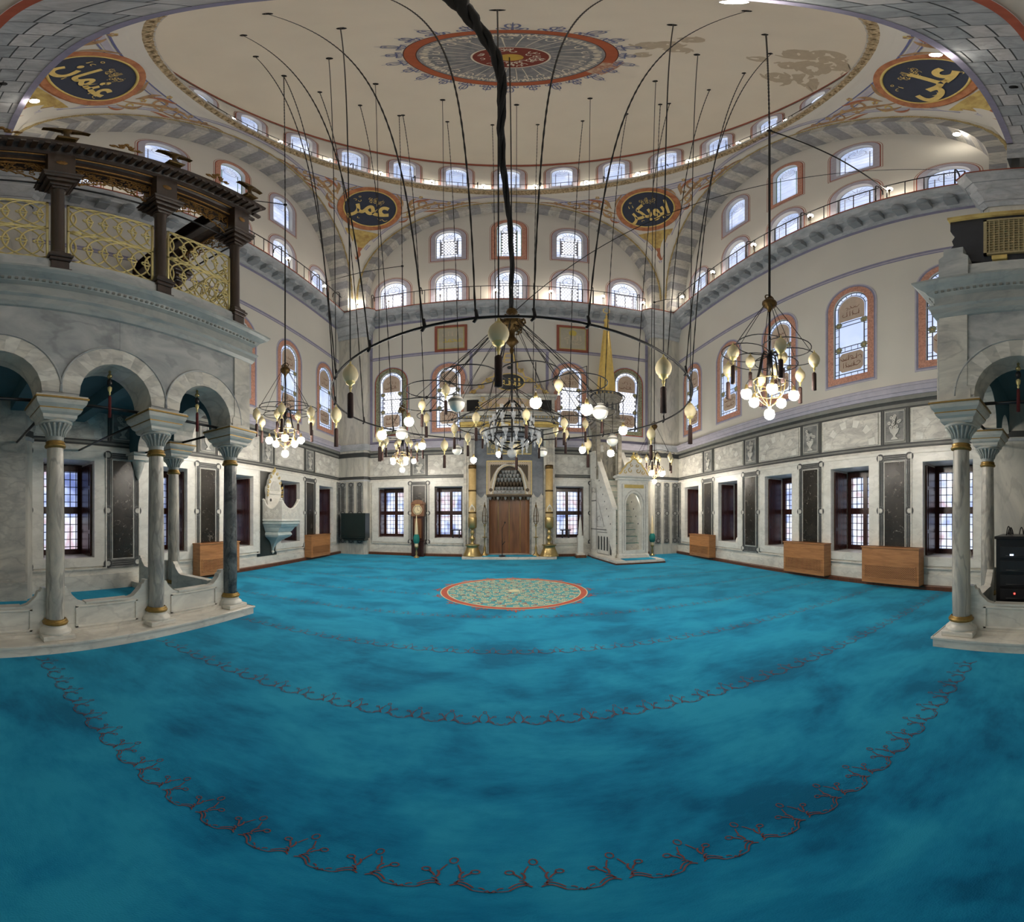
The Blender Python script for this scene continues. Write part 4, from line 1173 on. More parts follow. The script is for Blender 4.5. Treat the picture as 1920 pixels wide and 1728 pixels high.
def canopy():
    root0,fS,fF,uc,wc,WW=lgL; sx=-1; Yc=4.22
    can=empty('timber_canopy',(-(LW+.2),2.6,4.73),0,'dark brown timber canopy with gilt fretwork and brass lattice above the left marble loge','canopy')
    fr=MB(); 
    z1=7.34
    def at(fn,mb,off): 
        mb.T=Matrix.Translation(-Vector(can.location)); mb.fn=lambda p:fn((p[0]+off[0],p[1]+off[1],p[2]+off[2])); return mb
    d=.12
    def timber_column(fn,u,w):
        r=empty('post',(0,0,0)); r.parent=can
        P=fn((u,w,0)); r.location=(P[0]-can.location.x,P[1]-can.location.y,0-can.location.z)
        m=MB()
        for h,z0,zb in ((.15,4.78,4.84),(.13,4.84,4.95),(.105,4.95,5.10),(.125,5.10,5.16),(.145,5.16,5.22),(.12,5.22,5.27)): m.bevbox(-h,-h,z0,h,h,zb,.012)
        m.lathe([(.1,5.27),(.105,5.30),(.09,5.34),(.085,5.36),(.08,6.86),(.095,6.88),(.095,6.91),(.08,6.92)],14)
        obj(m,'shaft','brown_wood',r)
        m=MB()
        for h,z0,zb in ((.10,6.92,6.98),(.13,6.98,7.06),(.18,7.06,7.14),(.22,7.14,7.22),(.235,7.22,7.28),(.2,7.28,7.34)): m.bevbox(-h,-h,z0,h,h,zb,.02)
        m.bevbox(-.16,-.16,7.34,.16,.16,8.02,.01)
        obj(m,'capital','brown_wood',r)
        m=MB(); m.lathe([(.001,.0),(.05,.004),(.062,.012),(.07,.0)],12)
        for rot in ((pi/2,0,0),):
            pass
        mm=MB(); mm.T=Matrix.Translation((.165 if sx<0 else -.165,0,7.68))@Matrix.Rotation(pi/2,4,'Y')
        mm.lathe([(.001,.018),(.04,.014),(.055,.006),(.07,.0)],12); obj(mm,'boss','fret_gold',r)
        return r
    for u in uc[:4]: timber_column(fS,u,d)
    timber_column(fF,wc[1],d); timber_column(fF,wc[2]-.0,d)
    # beams and cornice
    m=MB(); m.T=Matrix.Translation(-Vector(can.location))
    path=[(sx*(LW+d+.12),Yc-5.7),(sx*(LW+d+.12),Yc-d-.12),(sx*(W-.02),Yc-d-.12)]
    m.sweep(path,[(-.08,7.78),(.16,7.78),(.16,7.98),(.20,8.0),(.20,8.06),(-.08,8.06),(-.08,7.78)],m=0)
    m.sweep(path,[(.165,7.80),(.18,7.82),(.165,7.84)],m=1); m.sweep(path,[(.20,8.02),(.215,8.035),(.2,8.05)],m=1)
    obj(m,'beam',['brown_wood','fret_gold'],can)
    m=MB(); m.T=Matrix.Translation(-Vector(can.location))
    m.sweep(path,[(-.1,8.06),(.22,8.06),(.26,8.12),(.36,8.2),(.42,8.27),(.43,8.34),(.40,8.36),(-.1,8.40)],m=0)
    m.T=Matrix.Translation(-Vector(can.location))
    for fn,lim in ((fS,5.6),(fF,WW-.1)):
        m.fn=fn; u=-.05
        while u<lim: m.box(u,-.22,8.10,u+.06,-.06,8.17,0); u+=.13
    m.fn=None
    obj(m,'cornice',['brown_wood'],can)
    for k in range(3):
        q=MB(); at(fS,q,(uc[k]+.16,d,7.76)); s=fret(k,1.08,.6); q.add(s.v,s.f,0,True); obj(q,'fretwork','fret_gold',can)
        q=MB(); at(fS,q,(uc[k]+.11,d,5.18)); s=lattice(1.18,1.36); q.add(s.v,s.f,0,True); obj(q,'lattice_screen','brass_pale',can)
        q=MB(); at(fS,q,(0,0,0)); q.tube([(uc[k],d-.0,7.1),(uc[k+1],d,7.1)],.018,6); obj(q,'tie_rod','black',can)
    for k in range(2):
        q=MB(); at(fF,q,(wc[k]+.16,d,7.76)); s=fret(5+k,wc[k+1]-wc[k]-.32,.6); q.add(s.v,s.f,0,True); obj(q,'fretwork','fret_gold',can)
        q=MB(); at(fF,q,(wc[k]+.11,d,5.18)); s=lattice(wc[k+1]-wc[k]-.2,1.36); q.add(s.v,s.f,0,True); obj(q,'lattice_screen','brass_pale',can)
        q=MB(); at(fF,q,(0,0,0)); q.tube([(wc[k],d-.0,7.1),(wc[k+1],d,7.1)],.018,6); obj(q,'tie_rod','black',can)
    # finials: fluted stems with a spread head over each post, small crests over each bay
    def finial(P,turn):
        m=MB(); m.T=Matrix.Translation(Vector((P[0],P[1],8.36))-Vector(can.location))@Matrix.Rotation(turn,4,'Z')
        m.bevbox(-.12,-.07,0,.12,.07,.07,.02); m.lathe([(.07,.07),(.045,.13),(.03,.26),(.04,.33),(.07,.38)],10)
        prof=[(-.27,.40),(-.18,.405),(-.08,.37),(.08,.37),(.18,.405),(.27,.40),(.2,.44),(.1,.47),(0,.48),(-.1,.47),(-.2,.44)]
        m.prism(prof,-.035,.035,(),0); obj(m,'finial','bronze',can)
    def crest(P,turn):
        m=MB(); m.T=Matrix.Translation(Vector((P[0],P[1],8.36))-Vector(can.location))@Matrix.Rotation(turn,4,'Z')
        for sg in (-1,1):
            for cx,cz,r in ((.07,.06,.06),(.16,.05,.045),(.05,.14,.045)): m.tube([(a*sg,0,b) for a,b in spiral(cx,cz,.012,r,0,1.0,10)],.016,5)
        m.sphere((0,0,.2),.035,8,6); obj(m,'crest','fret_gold',can)
    for u in uc[:4]: finial(fS((u,-.2,0)),pi/2)
    for w in wc[1:]: finial(fF((w,-.2,0)),0)
    for k in range(3): crest(fS(((uc[k]+uc[k+1])/2,-.24,0)),pi/2)
canopy()

# dark screen box with gilt grille on the right loge
def screen():
    root,fS,fF,uc,wc,WW=lgR
    P=fS((1.4,.4,5.17)); s=empty('screen_box',P,0,'dark blue screen with a gilt lattice grille standing on the right loge','screen')
    def part(nm,mat,draw):
        m=MB(); m.T=Matrix.Translation(-Vector(P)); m.fn=fS; draw(m); obj(m,nm,mat,s)
    def body(m):
        prof=[(.12,5.55),(.10,5.62),(.14,5.70),(.12,5.80),(.16,5.9),(.10,6.05),(.10,6.30),(3.0,6.30),(3.0,5.17),(.62,5.17),(.5,5.25),(.34,5.30),(.28,5.42),(.2,5.5)]
        m.prism(prof,.16,.24,(),0); m.bevbox(.08,.10,6.28,3.0,.30,6.36,.01,1)
    part('panel',['navy','ochre'],body)
    def gr(m):
        for (a,b,z0,z1) in ((.52,.56,5.36,6.18),(2.9,2.94,5.36,6.18),(.52,2.94,5.36,5.40),(.52,2.94,6.14,6.18)): m.box(a,.12,z0,b,.17,z1)
        m.prism([(.56,5.4),(2.9,5.4),(2.9,6.14),(.56,6.14)],.150,.158,())
        for i in range(40):
            u=.58+i*.058; m.box(u,.13,5.4,u+.014,.15,6.14)
        for i in range(13): m.box(.56,.128,5.42+i*.057,2.9,.148,5.432+i*.057)
    part('grille','screen_gold',gr)
    part('sash_block','gilt',lambda m:m.bevbox(.62,.11,5.24,.80,.2,5.33,.01))
    m=MB(); m.T=Matrix.Translation(-Vector(P)); m.fn=fS
    m.prism([(0.0,4.73),(.36,4.73),(.36,5.3),(.3,5.36),(.3,5.5),(.06,5.5),(.06,5.36),(0,5.3)],.02,.4,(),0); obj(m,'corner_block','gallery_white',s)
M['screen_gold']=plain('screen_gold',(172,158,120),.5,.3,.1,40)
screen()

# lamps with a tassel hanging in the loge arches
def arch_lamp():
    r=empty('arch_pendant',(0,0,0),0,'x','lamp','tasselled pendants in the loge arches')
    m=MB(); m.lathe([(.004,.0),(.02,-.02),(.012,-.05),(.03,-.07),(.035,-.1),(.01,-.12)],10); obj(m,'mount','brass',r)
    m=MB(); m.lathe([(.012,-.12),(.035,-.15),(.034,-.2),(.012,-.23)],10); obj(m,'holder','black',r)
    m=MB(); m.lathe([(.01,-.23),(.03,-.25),(.026,-.29),(.01,-.32),(.016,-.34),(.005,-.36)],10); obj(m,'cup','brass_pale',r)
    m=MB(); m.lathe([(.006,-.36),(.02,-.38),(.022,-.66),(.001,-.665)],8); obj(m,'tassel','tassel_red',r)
    return r
M['tassel_red']=plain('tassel_red',(92,20,22),.8,0,.25,60)
ap=arch_lamp()
ap.location=(-(LW+.2),4.22-1.62+.7,3.52); ap['label']='small gilt pendant with red tassel in the loge arch next to the dark column'
dup(ap,(-(LW+.2),1.9,3.52),0,'small gilt pendant with red tassel in the middle arch of the left loge')
dup(ap,(-(LW+.2),.5,3.52),0,'small gilt pendant with red tassel in the arch at the left edge')
dup(ap,(LW+.2,.52,3.52),0,'small gilt pendant with red tassel in the arch of the right loge')

# ------------------------------------------------------------------ prayer niche
def mihrab():
    r=empty('mihrab',(0,L,0),0,'tall grey marble prayer niche with wooden recess and crowned top in the far wall','niche')
    def part(nm,mats,draw):
        m=MB(); draw(m); return obj(m,nm,mats,r)
    y=-.30
    def body(m):
        P=[(-1.74,.1),(1.74,.1),(1.74,4.95),(-1.74,4.95)]
        H=[(-.78,.14),(.78,.14),(.78,2.40),(-.78,2.40)]
        m.flat(P,y,[H,[(-.80,2.46),(.80,2.46),(.80,3.70),(-.80,3.70)]],0); m.wallstrip(P,y,0,0)
        m.wallstrip(H,y,-.02,3)
        for sx in (-1,1):
            m.bevbox(min(sx*1.74,sx*1.32),y-.14,.1,max(sx*1.74,sx*1.32),y,4.95,.02,1)
            for k in range(3): 
                x=sx*(1.42+.11*k); m.tube([(x,y-.14,.5),(x,y-.14,4.7)],.03,6,1)
            m.bevbox(min(sx*1.3,sx*.86),y-.05,.1,max(sx*1.3,sx*.86),y,2.32,.015,1)
            P2=[(sx*.86,2.3),(sx*.86,2.38),(sx*.92,2.44),(sx*.9,2.5),(sx*1.0,2.36),(sx*1.08,2.3),(sx*1.16,2.36),(sx*1.26,2.5),(sx*1.24,2.44),(sx*1.3,2.38),(sx*1.3,2.3)]
            m.prism(P2,y-.05,y,(),1)
        m.flat([(-1.3,2.32),(-.86,2.32),(-.86,3.75),(.86,3.75),(.86,2.32),(1.3,2.32),(1.3,4.9),(-1.3,4.9)],y-.02,(),2)
    part('surround',['panel_grey','pale_marble','mihrab_blue','white_marble'],body)
    def niche(m):
        n=16; vs=[];R=.78
        for i in range(n+1):
            a=pi*i/n
            for z in (.125,2.40): vs.append((-R*cos(a),y+.01+.26*sin(a),z))
        m.add(vs,[(2*i,2*i+1,2*i+3,2*i+2) for i in range(n)],0,True)
        for i in (5,8,11):
            a=pi*i/n; m.tube([(-.77*cos(a),y+.005+.25*sin(a),.9 if i==5 else .2),(-.77*cos(a),y+.005+.25*sin(a),2.3)],.008,4,1)
    part('niche',['door_wood','gilt'],niche)
    def hood(m):
        F=[(-.86,2.42),(.86,2.42),(.86,3.72),(-.86,3.72)]
        arch=[(-.62,2.42),(.62,2.42)]+[(.62-.10*t,2.42+.5*t) for t in (.5,1)]+arcpts(0,2.95,.50,0.05,pi-.05,14,1.15)+[(-.62+.10*t,2.42+.5*t) for t in (1,.5)]
        m.prism(F,y-.05,y-.02,[arch],0)
        m.wallstrip(arch,y-.05,y+.2,1)
        m.flat(F,y+.22,(),3)
        m.ribbon(F,.035,y-.06,2,True)
        m.ribbon([(-.76,2.46),(-.76,3.62),(.76,3.62),(.76,2.46)],.05,y-.055,4)
        m.ribbon([(p[0]*1.13,(p[1]-2.42)*1.08+2.42) for p in arch[1:]+arch[:1]],.05,y-.055,5)
        for sx in (-1,1):
            m.flat([(sx*.72,3.58),(sx*.72,2.9),(sx*.60,3.2),(sx*.45,3.45),(sx*.2,3.58)],y-.054,(),3); m.disc(sx*.70,2.6,.07,y-.058,12,3)
        for i in range(40): m.sphere((-.80+1.6*(i%20)/19,y-.05,3.66 if i<20 else 3.56),.014,5,4,5)
        for row,(zz,w_,n) in enumerate(((2.62,.5,9),(2.80,.47,8),(2.98,.42,7),(3.14,.34,6),(3.28,.24,5))):     # tiers of the stalactite hood
            for i in range(n):
                x=-w_+2*w_*i/(n-1); m.lathe([(.001,-.08),(.05,-.02),(.075,.06),(.07,.1)],8,(x,y+.10+.02*row,zz),1 if row!=1 else 3)
        m.bevbox(-.66,y-.02,2.45,.66,y+.18,2.6,.03,1)
        for i in range(7): m.disc(-.45+.15*i,2.53,.022,y-.025,8,3)
        m.bevbox(-.86,y-.10,2.33,.86,y+.02,2.43,.02,3)
        for i in range(11): m.lathe([(.001,-.1),(.045,-.04),(.06,.03)],8,(-.72+.144*i,y-.02,2.30),3 if i%2 else 1)
    part('hood',['hood_stone','panel_grey','gilt','hood_dark','callig_brown','carve'],hood)
    def plaque(m):
        m.bevbox(-.86,y-.05,3.98,.86,y-.02,4.50,.01,0); m.ribbon([(-.84,4.0),(.84,4.0),(.84,4.48),(-.84,4.48)],.03,y-.056,1,True)
        m.text(AR['kalima'],0,4.26,.3,y-.057,1,1.4,.006)
        squiggle(m,-.7,.7,4.10,.14,1,y-.057,41,14,.012)
    part('inscription',['plaque_green','gilt'],plaque)
    def top(m):
        for z0,z1,d,k in ((4.95,5.02,.30,0),(5.02,5.10,.36,1),(5.10,5.22,.40,2),(5.22,5.36,.30,0),(5.36,5.46,.36,3),(5.46,5.56,.42,0),(5.56,5.62,.46,0)):
            m.bevbox(-1.74-d*.35,y-d,z0,1.74+d*.35,0,z1,.015,k)
        for i in range(56): m.box(-1.8+i*.065,y-.40,5.385,-1.8+i*.065+.03,y-.36,5.44,2 if i%2 else 0)
        m.bevbox(-1.74,y-.12,5.62,1.74,0,6.34,.02,0)
        for sx in (-1,1): m.box(min(sx*1.62,sx*1.16),y-.135,5.72,max(sx*1.62,sx*1.16),y-.11,6.2,4)
        m.ring(0,5.96,.0,1.05,y-.14,40,5,e=.28); m.ring(0,5.96,1.05,1.1,y-.142,40,2,e=.28)
        m.text(AR['kalima'],0,5.97,.3,y-.15,2,1.7,.008)
        for sx in (-1,1):
            for k in range(3): m.tube([(sx*a,y-.15,b) for a,b in spiral(1.2-.1*k,5.8+.2*k,.02,.1,0,.9*sx,9)],.02,5,2)
        m.bevbox(-1.84,y-.2,6.34,1.84,0,6.44,.015,0)
    part('entablature',['pale_marble','ochre','gilt','panel_grey','black','callig_brown'],top)
    def crest(m):
        half=[(0,8.42),(.16,8.42),(.2,8.3),(.22,8.05),(.34,7.98),(.36,7.85),(.34,7.72),(.5,7.58),(.62,7.45),(.66,7.28),(.86,7.22),(1.02,7.1),(1.18,6.95),(1.3,6.78),(1.52,6.6),(1.72,6.54),(1.72,6.44)]
        P=half+[(-a,b) for a,b in half[::-1][:-1]]
        m.prism(P,y-.06,0,(),0)
        inner=[(a*.88,6.46+(b-6.46)*.93) for a,b in P]
        m.ribbon(inner[:len(half)-1]+[],.05,y-.07,1); m.ribbon([(-a,b) for a,b in inner[:len(half)-1]],.05,y-.07,1)
        m.ring(0,6.98,0,.56,y-.075,36,2,e=.62); m.ring(0,6.98,.56,.62,y-.08,36,1,e=.62)
        m.text(AR['allah'],0,6.98,.42,y-.085,1,.85,.012)
        squiggle(m,-.42,.42,6.86,.2,1,y-.084,77,7,.02)
        for z in (7.85,8.05): m.box(-.2,y-.075,z,.2,y-.06,z+.035,1)
        m.disc(0,7.62,.08,y-.075,10,2)
        for sx in (-1,1):
            for (x,z,s) in ((.42,7.5,.12),(.75,7.05,.14),(1.05,6.8,.13),(1.35,6.58,.09)):
                m.tube([(sx*a,y-.08,b) for a,b in spiral(x,z,.02,s,1,.95,10)],[.05-.002*k for k in range(11)],5,3)
        for sx in (-1,1):
            m.lathe([(.1,6.44),(.12,6.5),(.08,6.56),(.14,6.66),(.16,6.8),(.1,6.95),(.05,7.1),(.01,7.2)],10,(sx*1.62,y-.02,0),0)
    part('crest',['lilac_stone','gilt','callig_ink2','ochre'],crest)
    return r
M['mihrab_blue']=marble('mihrab_blue',(112,118,126),(84,92,102),1.3,.35,.2)
M['hood_stone']=plain('hood_stone',(176,160,132),.5,0,.1,12); M['hood_dark']=plain('hood_dark',(72,58,40),.55,0,.2,16)
M['plaque_green']=plain('plaque_green',(110,112,100),.5); M['lilac_stone']=plain('lilac_stone',(172,162,158),.6); M['callig_ink2']=plain('callig_ink2',(46,48,50),.5)
AR={'kalima':'\ufeea\ufee0\ufedf\u0627 \u0644\u0648\ufeb3\u0631 \ufeaa\ufee4\ufea4\ufee3 \ufeea\ufee0\ufedf\u0627 \u0625\ufefb \ufeea\ufedf\u0625 \ufefb',
    'allah':'\ufeea\ufee0\ufedf\u0627',
    'umar':'\ufeae\ufee4\ufecb','abubakr':'\ufeae\ufedc\ufe91\u0648\ufe91\u0627','uthman':'\ufee5\ufe8e\ufee4\ufe9c\ufecb','ali':'\ufef0\ufee0\ufecb',
    'radi':'\ufeea\ufee8\ufecb \ufeea\ufee0\ufedf\u0627 \ufef2\ufebf\u0631','muhammad':'\ufeaa\ufee4\ufea4\ufee3'}
mihrab()
q_=MB(); q_.bevbox(-1.74,L-1.0,0,1.74,L-.32,.10,.01); q_.build('trim_18',M['white_marble'],kind='structure')
q_=MB(); q_.bevbox(-1.0,L-.94,.10,1.0,L-.46,.122,.008); tag(q_.build('niche_mat',M['carpet']),'turquoise mat on the low white platform before the prayer niche','mat')

# big brass candlesticks, slim candelabra, microphone stand
def candlestick():
    r=empty('candlestick',(0,0,0),0,'x','candlestick','tall candlesticks beside the prayer niche')
    m=MB(); m.lathe([(.36,.0),(.36,.03),(.34,.06),(.29,.16),(.24,.28),(.22,.36),(.27,.40),(.28,.43),(.2,.44),(.08,.46)],28); obj(m,'base','brass',r)
    m=MB(); m.lathe([(.09,.44),(.1,.47),(.05,.50),(.06,.56),(.10,.62),(.10,.68),(.06,.74),(.05,.80),(.09,.88),(.06,.94),(.06,1.0),(.10,1.05)],18); obj(m,'stem','brass',r)
    m=MB(); m.lathe([(.06,1.0),(.15,1.06),(.165,1.10),(.165,1.44),(.158,1.46),(.14,1.45)],24); obj(m,'cup','brass',r)
    m=MB(); m.lathe([(.142,1.44),(.142,3.34),(.001,3.35)],22); c=obj(m,'candle','candle',r)
    for z,h in ((1.60,.05),(2.42,.05),(3.28,.14)):
        m=MB(); m.lathe([(.145,z),(.153,z+.005),(.153,z+h),(.145,z+h+.005)],22); obj(m,'band','bronze',c)
    m=MB(); m.fn=lambda p:(.156*sin(p[0]/.156),-.156*cos(p[0]/.156),p[2])
    m.flat([(-.11,1.68),(.11,1.68),(.12,1.76),(.08,1.84),(.03,1.9),(0,1.95),(-.03,1.9),(-.08,1.84),(-.12,1.76)],0,(),0)
    m.fn=lambda p:(.159*sin(p[0]/.159),-.159*cos(p[0]/.159),p[2])
    m.ribbon([(-.06,1.74),(.06,1.74),(.03,1.83),(0,1.87),(-.03,1.83)],.012,0,1,True); m.disc(0,1.78,.025,0,8,1)
    obj(m,'emblem',['white_paint','line_mid'],c)
    return r
cs_=candlestick(); cs_.location=(-1.38,13.20,.10); cs_['label']='tall brass candlestick with thick tan candle on the left side of the prayer niche'
dup(cs_,(1.50,13.20,.10),0,'tall brass candlestick with thick tan candle on the right side of the prayer niche')
def candelabrum():
    r=empty('candelabrum',(0,0,0),0,'x','candelabrum','slim candelabra flanking the prayer niche')
    m=MB(); m.lathe([(.14,0),(.14,.03),(.06,.10),(.04,.2),(.05,.3),(.02,.4),(.02,.68),(.1,.70),(.1,.715),(.02,.73),(.018,1.1),(.05,1.14),(.02,1.2)],14); obj(m,'stand','brass',r)
    m=MB()
    for i in range(5):
        a=2*pi*i/5; m.tube([(q*cos(a),q*sin(a),z) for q,z in ((.02,1.18),(.09,1.28),(.10,1.45),(.085,1.6),(.05,1.78),(.02,1.86))],.010,5)
    for z in (1.3,1.5): m.lathe([(.10,z),(.108,z+.008),(.1,z+.016)],14)
    m.lathe([(.03,1.84),(.04,1.88),(.02,1.93),(.01,2.02)],8)
    obj(m,'cage','bronze',r); return r
cb=candelabrum(); cb.location=(-.92,13.22,.10); cb['label']='slim bronze candelabrum standing left of the wooden niche'
dup(cb,(1.0,13.22,.10),0,'slim bronze candelabrum standing right of the wooden niche')
def mic():
    r=empty('microphone_stand',(-.26,12.98,.125),0,'thin black microphone stand on the blue mat before the niche','microphone stand')
    m=MB(); m.lathe([(.13,0),(.13,.015),(.02,.03)],16); obj(m,'base','black',r)
    m=MB(); m.tube([(0,0,.02),(0,0,1.05)],.012,6); obj(m,'pole','black',r)
    m=MB(); m.tube([(0,0,1.03),(.1,-.03,1.22)],.009,6); m.lathe([(.02,0),(.03,.03),(.02,.06)],8,(.1,-.03,1.21)); obj(m,'boom','black',r)
    m=MB(); m.tube([(0,0,.4),(.08,0,.52),(.12,0,.53)],.012,6); obj(m,'clamp','black',r)
mic()

# grandfather clock and its neighbours along the far wall
def clock():
    r=empty('longcase_clock',(-3.56,13.60,.0),0,'dark wooden longcase clock with pale dial standing against the far wall','clock')
    m=MB(); m.bevbox(-.25,-.16,.0,.25,.18,.62,.012); m.bevbox(-.21,-.13,.62,.21,.16,1.58,.01); m.bevbox(-.27,-.18,.60,.27,.18,.66,.01); m.bevbox(-.15,-.14,.72,.15,-.12,1.5,.01,1); obj(m,'case',['shutter','door_wood'],r)
    m=MB(); m.bevbox(-.25,-.17,1.58,.25,.17,2.06,.012); P=[(-.27,2.06),(.27,2.06)]+arcpts(0,2.06,.26,0,pi,12,.7)[1:-1]; m.prism(P,-.19,.17,(),0); obj(m,'hood','door_wood',r)
    m=MB(); m.ring(0,1.84,0,.19,-.175,28,0); m.ring(0,1.84,.15,.17,-.177,28,1); m.ribbon([(0,1.84),(.0,1.97)],.014,-.18,1); m.ribbon([(0,1.84),(.08,1.80)],.014,-.18,1)
    for i in range(12):
        a=pi*i/6; m.ribbon([(.11*cos(a),1.84+.11*sin(a)),(.145*cos(a),1.84+.145*sin(a))],.012,-.178,1)
    m.ring(0,2.03,.0,.1,-.176,16,2,0,pi); obj(m,'dial',['ivory','black','gilt'],r)
clock()
def banner(loc,label):
    r=empty('cone_candle',loc,0,label,'candle')
    m=MB(); m.lathe([(.11,0),(.11,.03),(.05,.06),(.03,.12),(.05,.18),(.03,.24),(.03,.34),(.07,.38),(.07,.44),(.05,.45)],12); obj(m,'holder','brass',r)
    m=MB(); m.lathe([(.075,.44),(.08,.8),(.055,1.2),(.012,1.62),(.001,1.63)],12); obj(m,'wax','ivory',r)
    m=MB(); m.lathe([(.085,.55),(.12,.62),(.125,.78),(.095,.86),(.08,.9)],12); obj(m,'wrap','turq_cloth',r)
    return r
banner((-3.52,13.12,.0),'white cone candle with green wrap on a brass foot before the clock')
banner((5.62,13.1,.0),'white cone candle with green wrap on a brass foot right of the pulpit portal')
def obelisk():
    r=empty('white_obelisk',(2.72,13.35,0),0,'white pointed marker on a stepped foot left of the pulpit','marker')
    m=MB(); m.bevbox(-.2,-.2,0,.2,.2,.1,.01,1); m.bevbox(-.16,-.16,.1,.16,.16,.16,.01,0); obj(m,'foot',['white_paint','door_wood'],r)
    m=MB(); m.bevbox(-.1,-.1,.16,.1,.1,.85,.01); m.lathe([(.09,.85),(.07,1.1),(.05,1.4),(.001,1.62)],8); obj(m,'shaft','white_paint',r)
obelisk()
def green_cabinet():
    r=empty('green_cabinet',(-6.07,13.20,0),0,'dark green cabinet fixed against the pier in the far left corner','cabinet')
    m=MB(); m.bevbox(-.58,-.26,.70,.50,.2,1.72,.015); m.bevbox(-.52,-.2,.60,.44,.2,.70,.01); obj(m,'body','dark_green',r)
    m=MB(); m.bevbox(-.52,-.275,.78,.44,-.25,1.66,.008); obj(m,'door','dark_green',r)
green_cabinet()
def sill_stand(loc,label):
    r=empty('book_stand',loc,0,label,'stand')
    m=MB(); m.bevbox(-.22,-.08,.30,.22,.08,.34,.006); obj(m,'top','black',r)
    for sx in (-1,1):
        m=MB(); m.bevbox(sx*.13-.02,-.06,0,sx*.13+.02,.06,.30,.004); obj(m,'leg','black',r)
sill_stand((-2.12,14.05,.72),'small black stand on the window sill left of the prayer niche')
sill_stand((2.26,14.05,.72),'small black stand on the window sill right of the prayer niche')

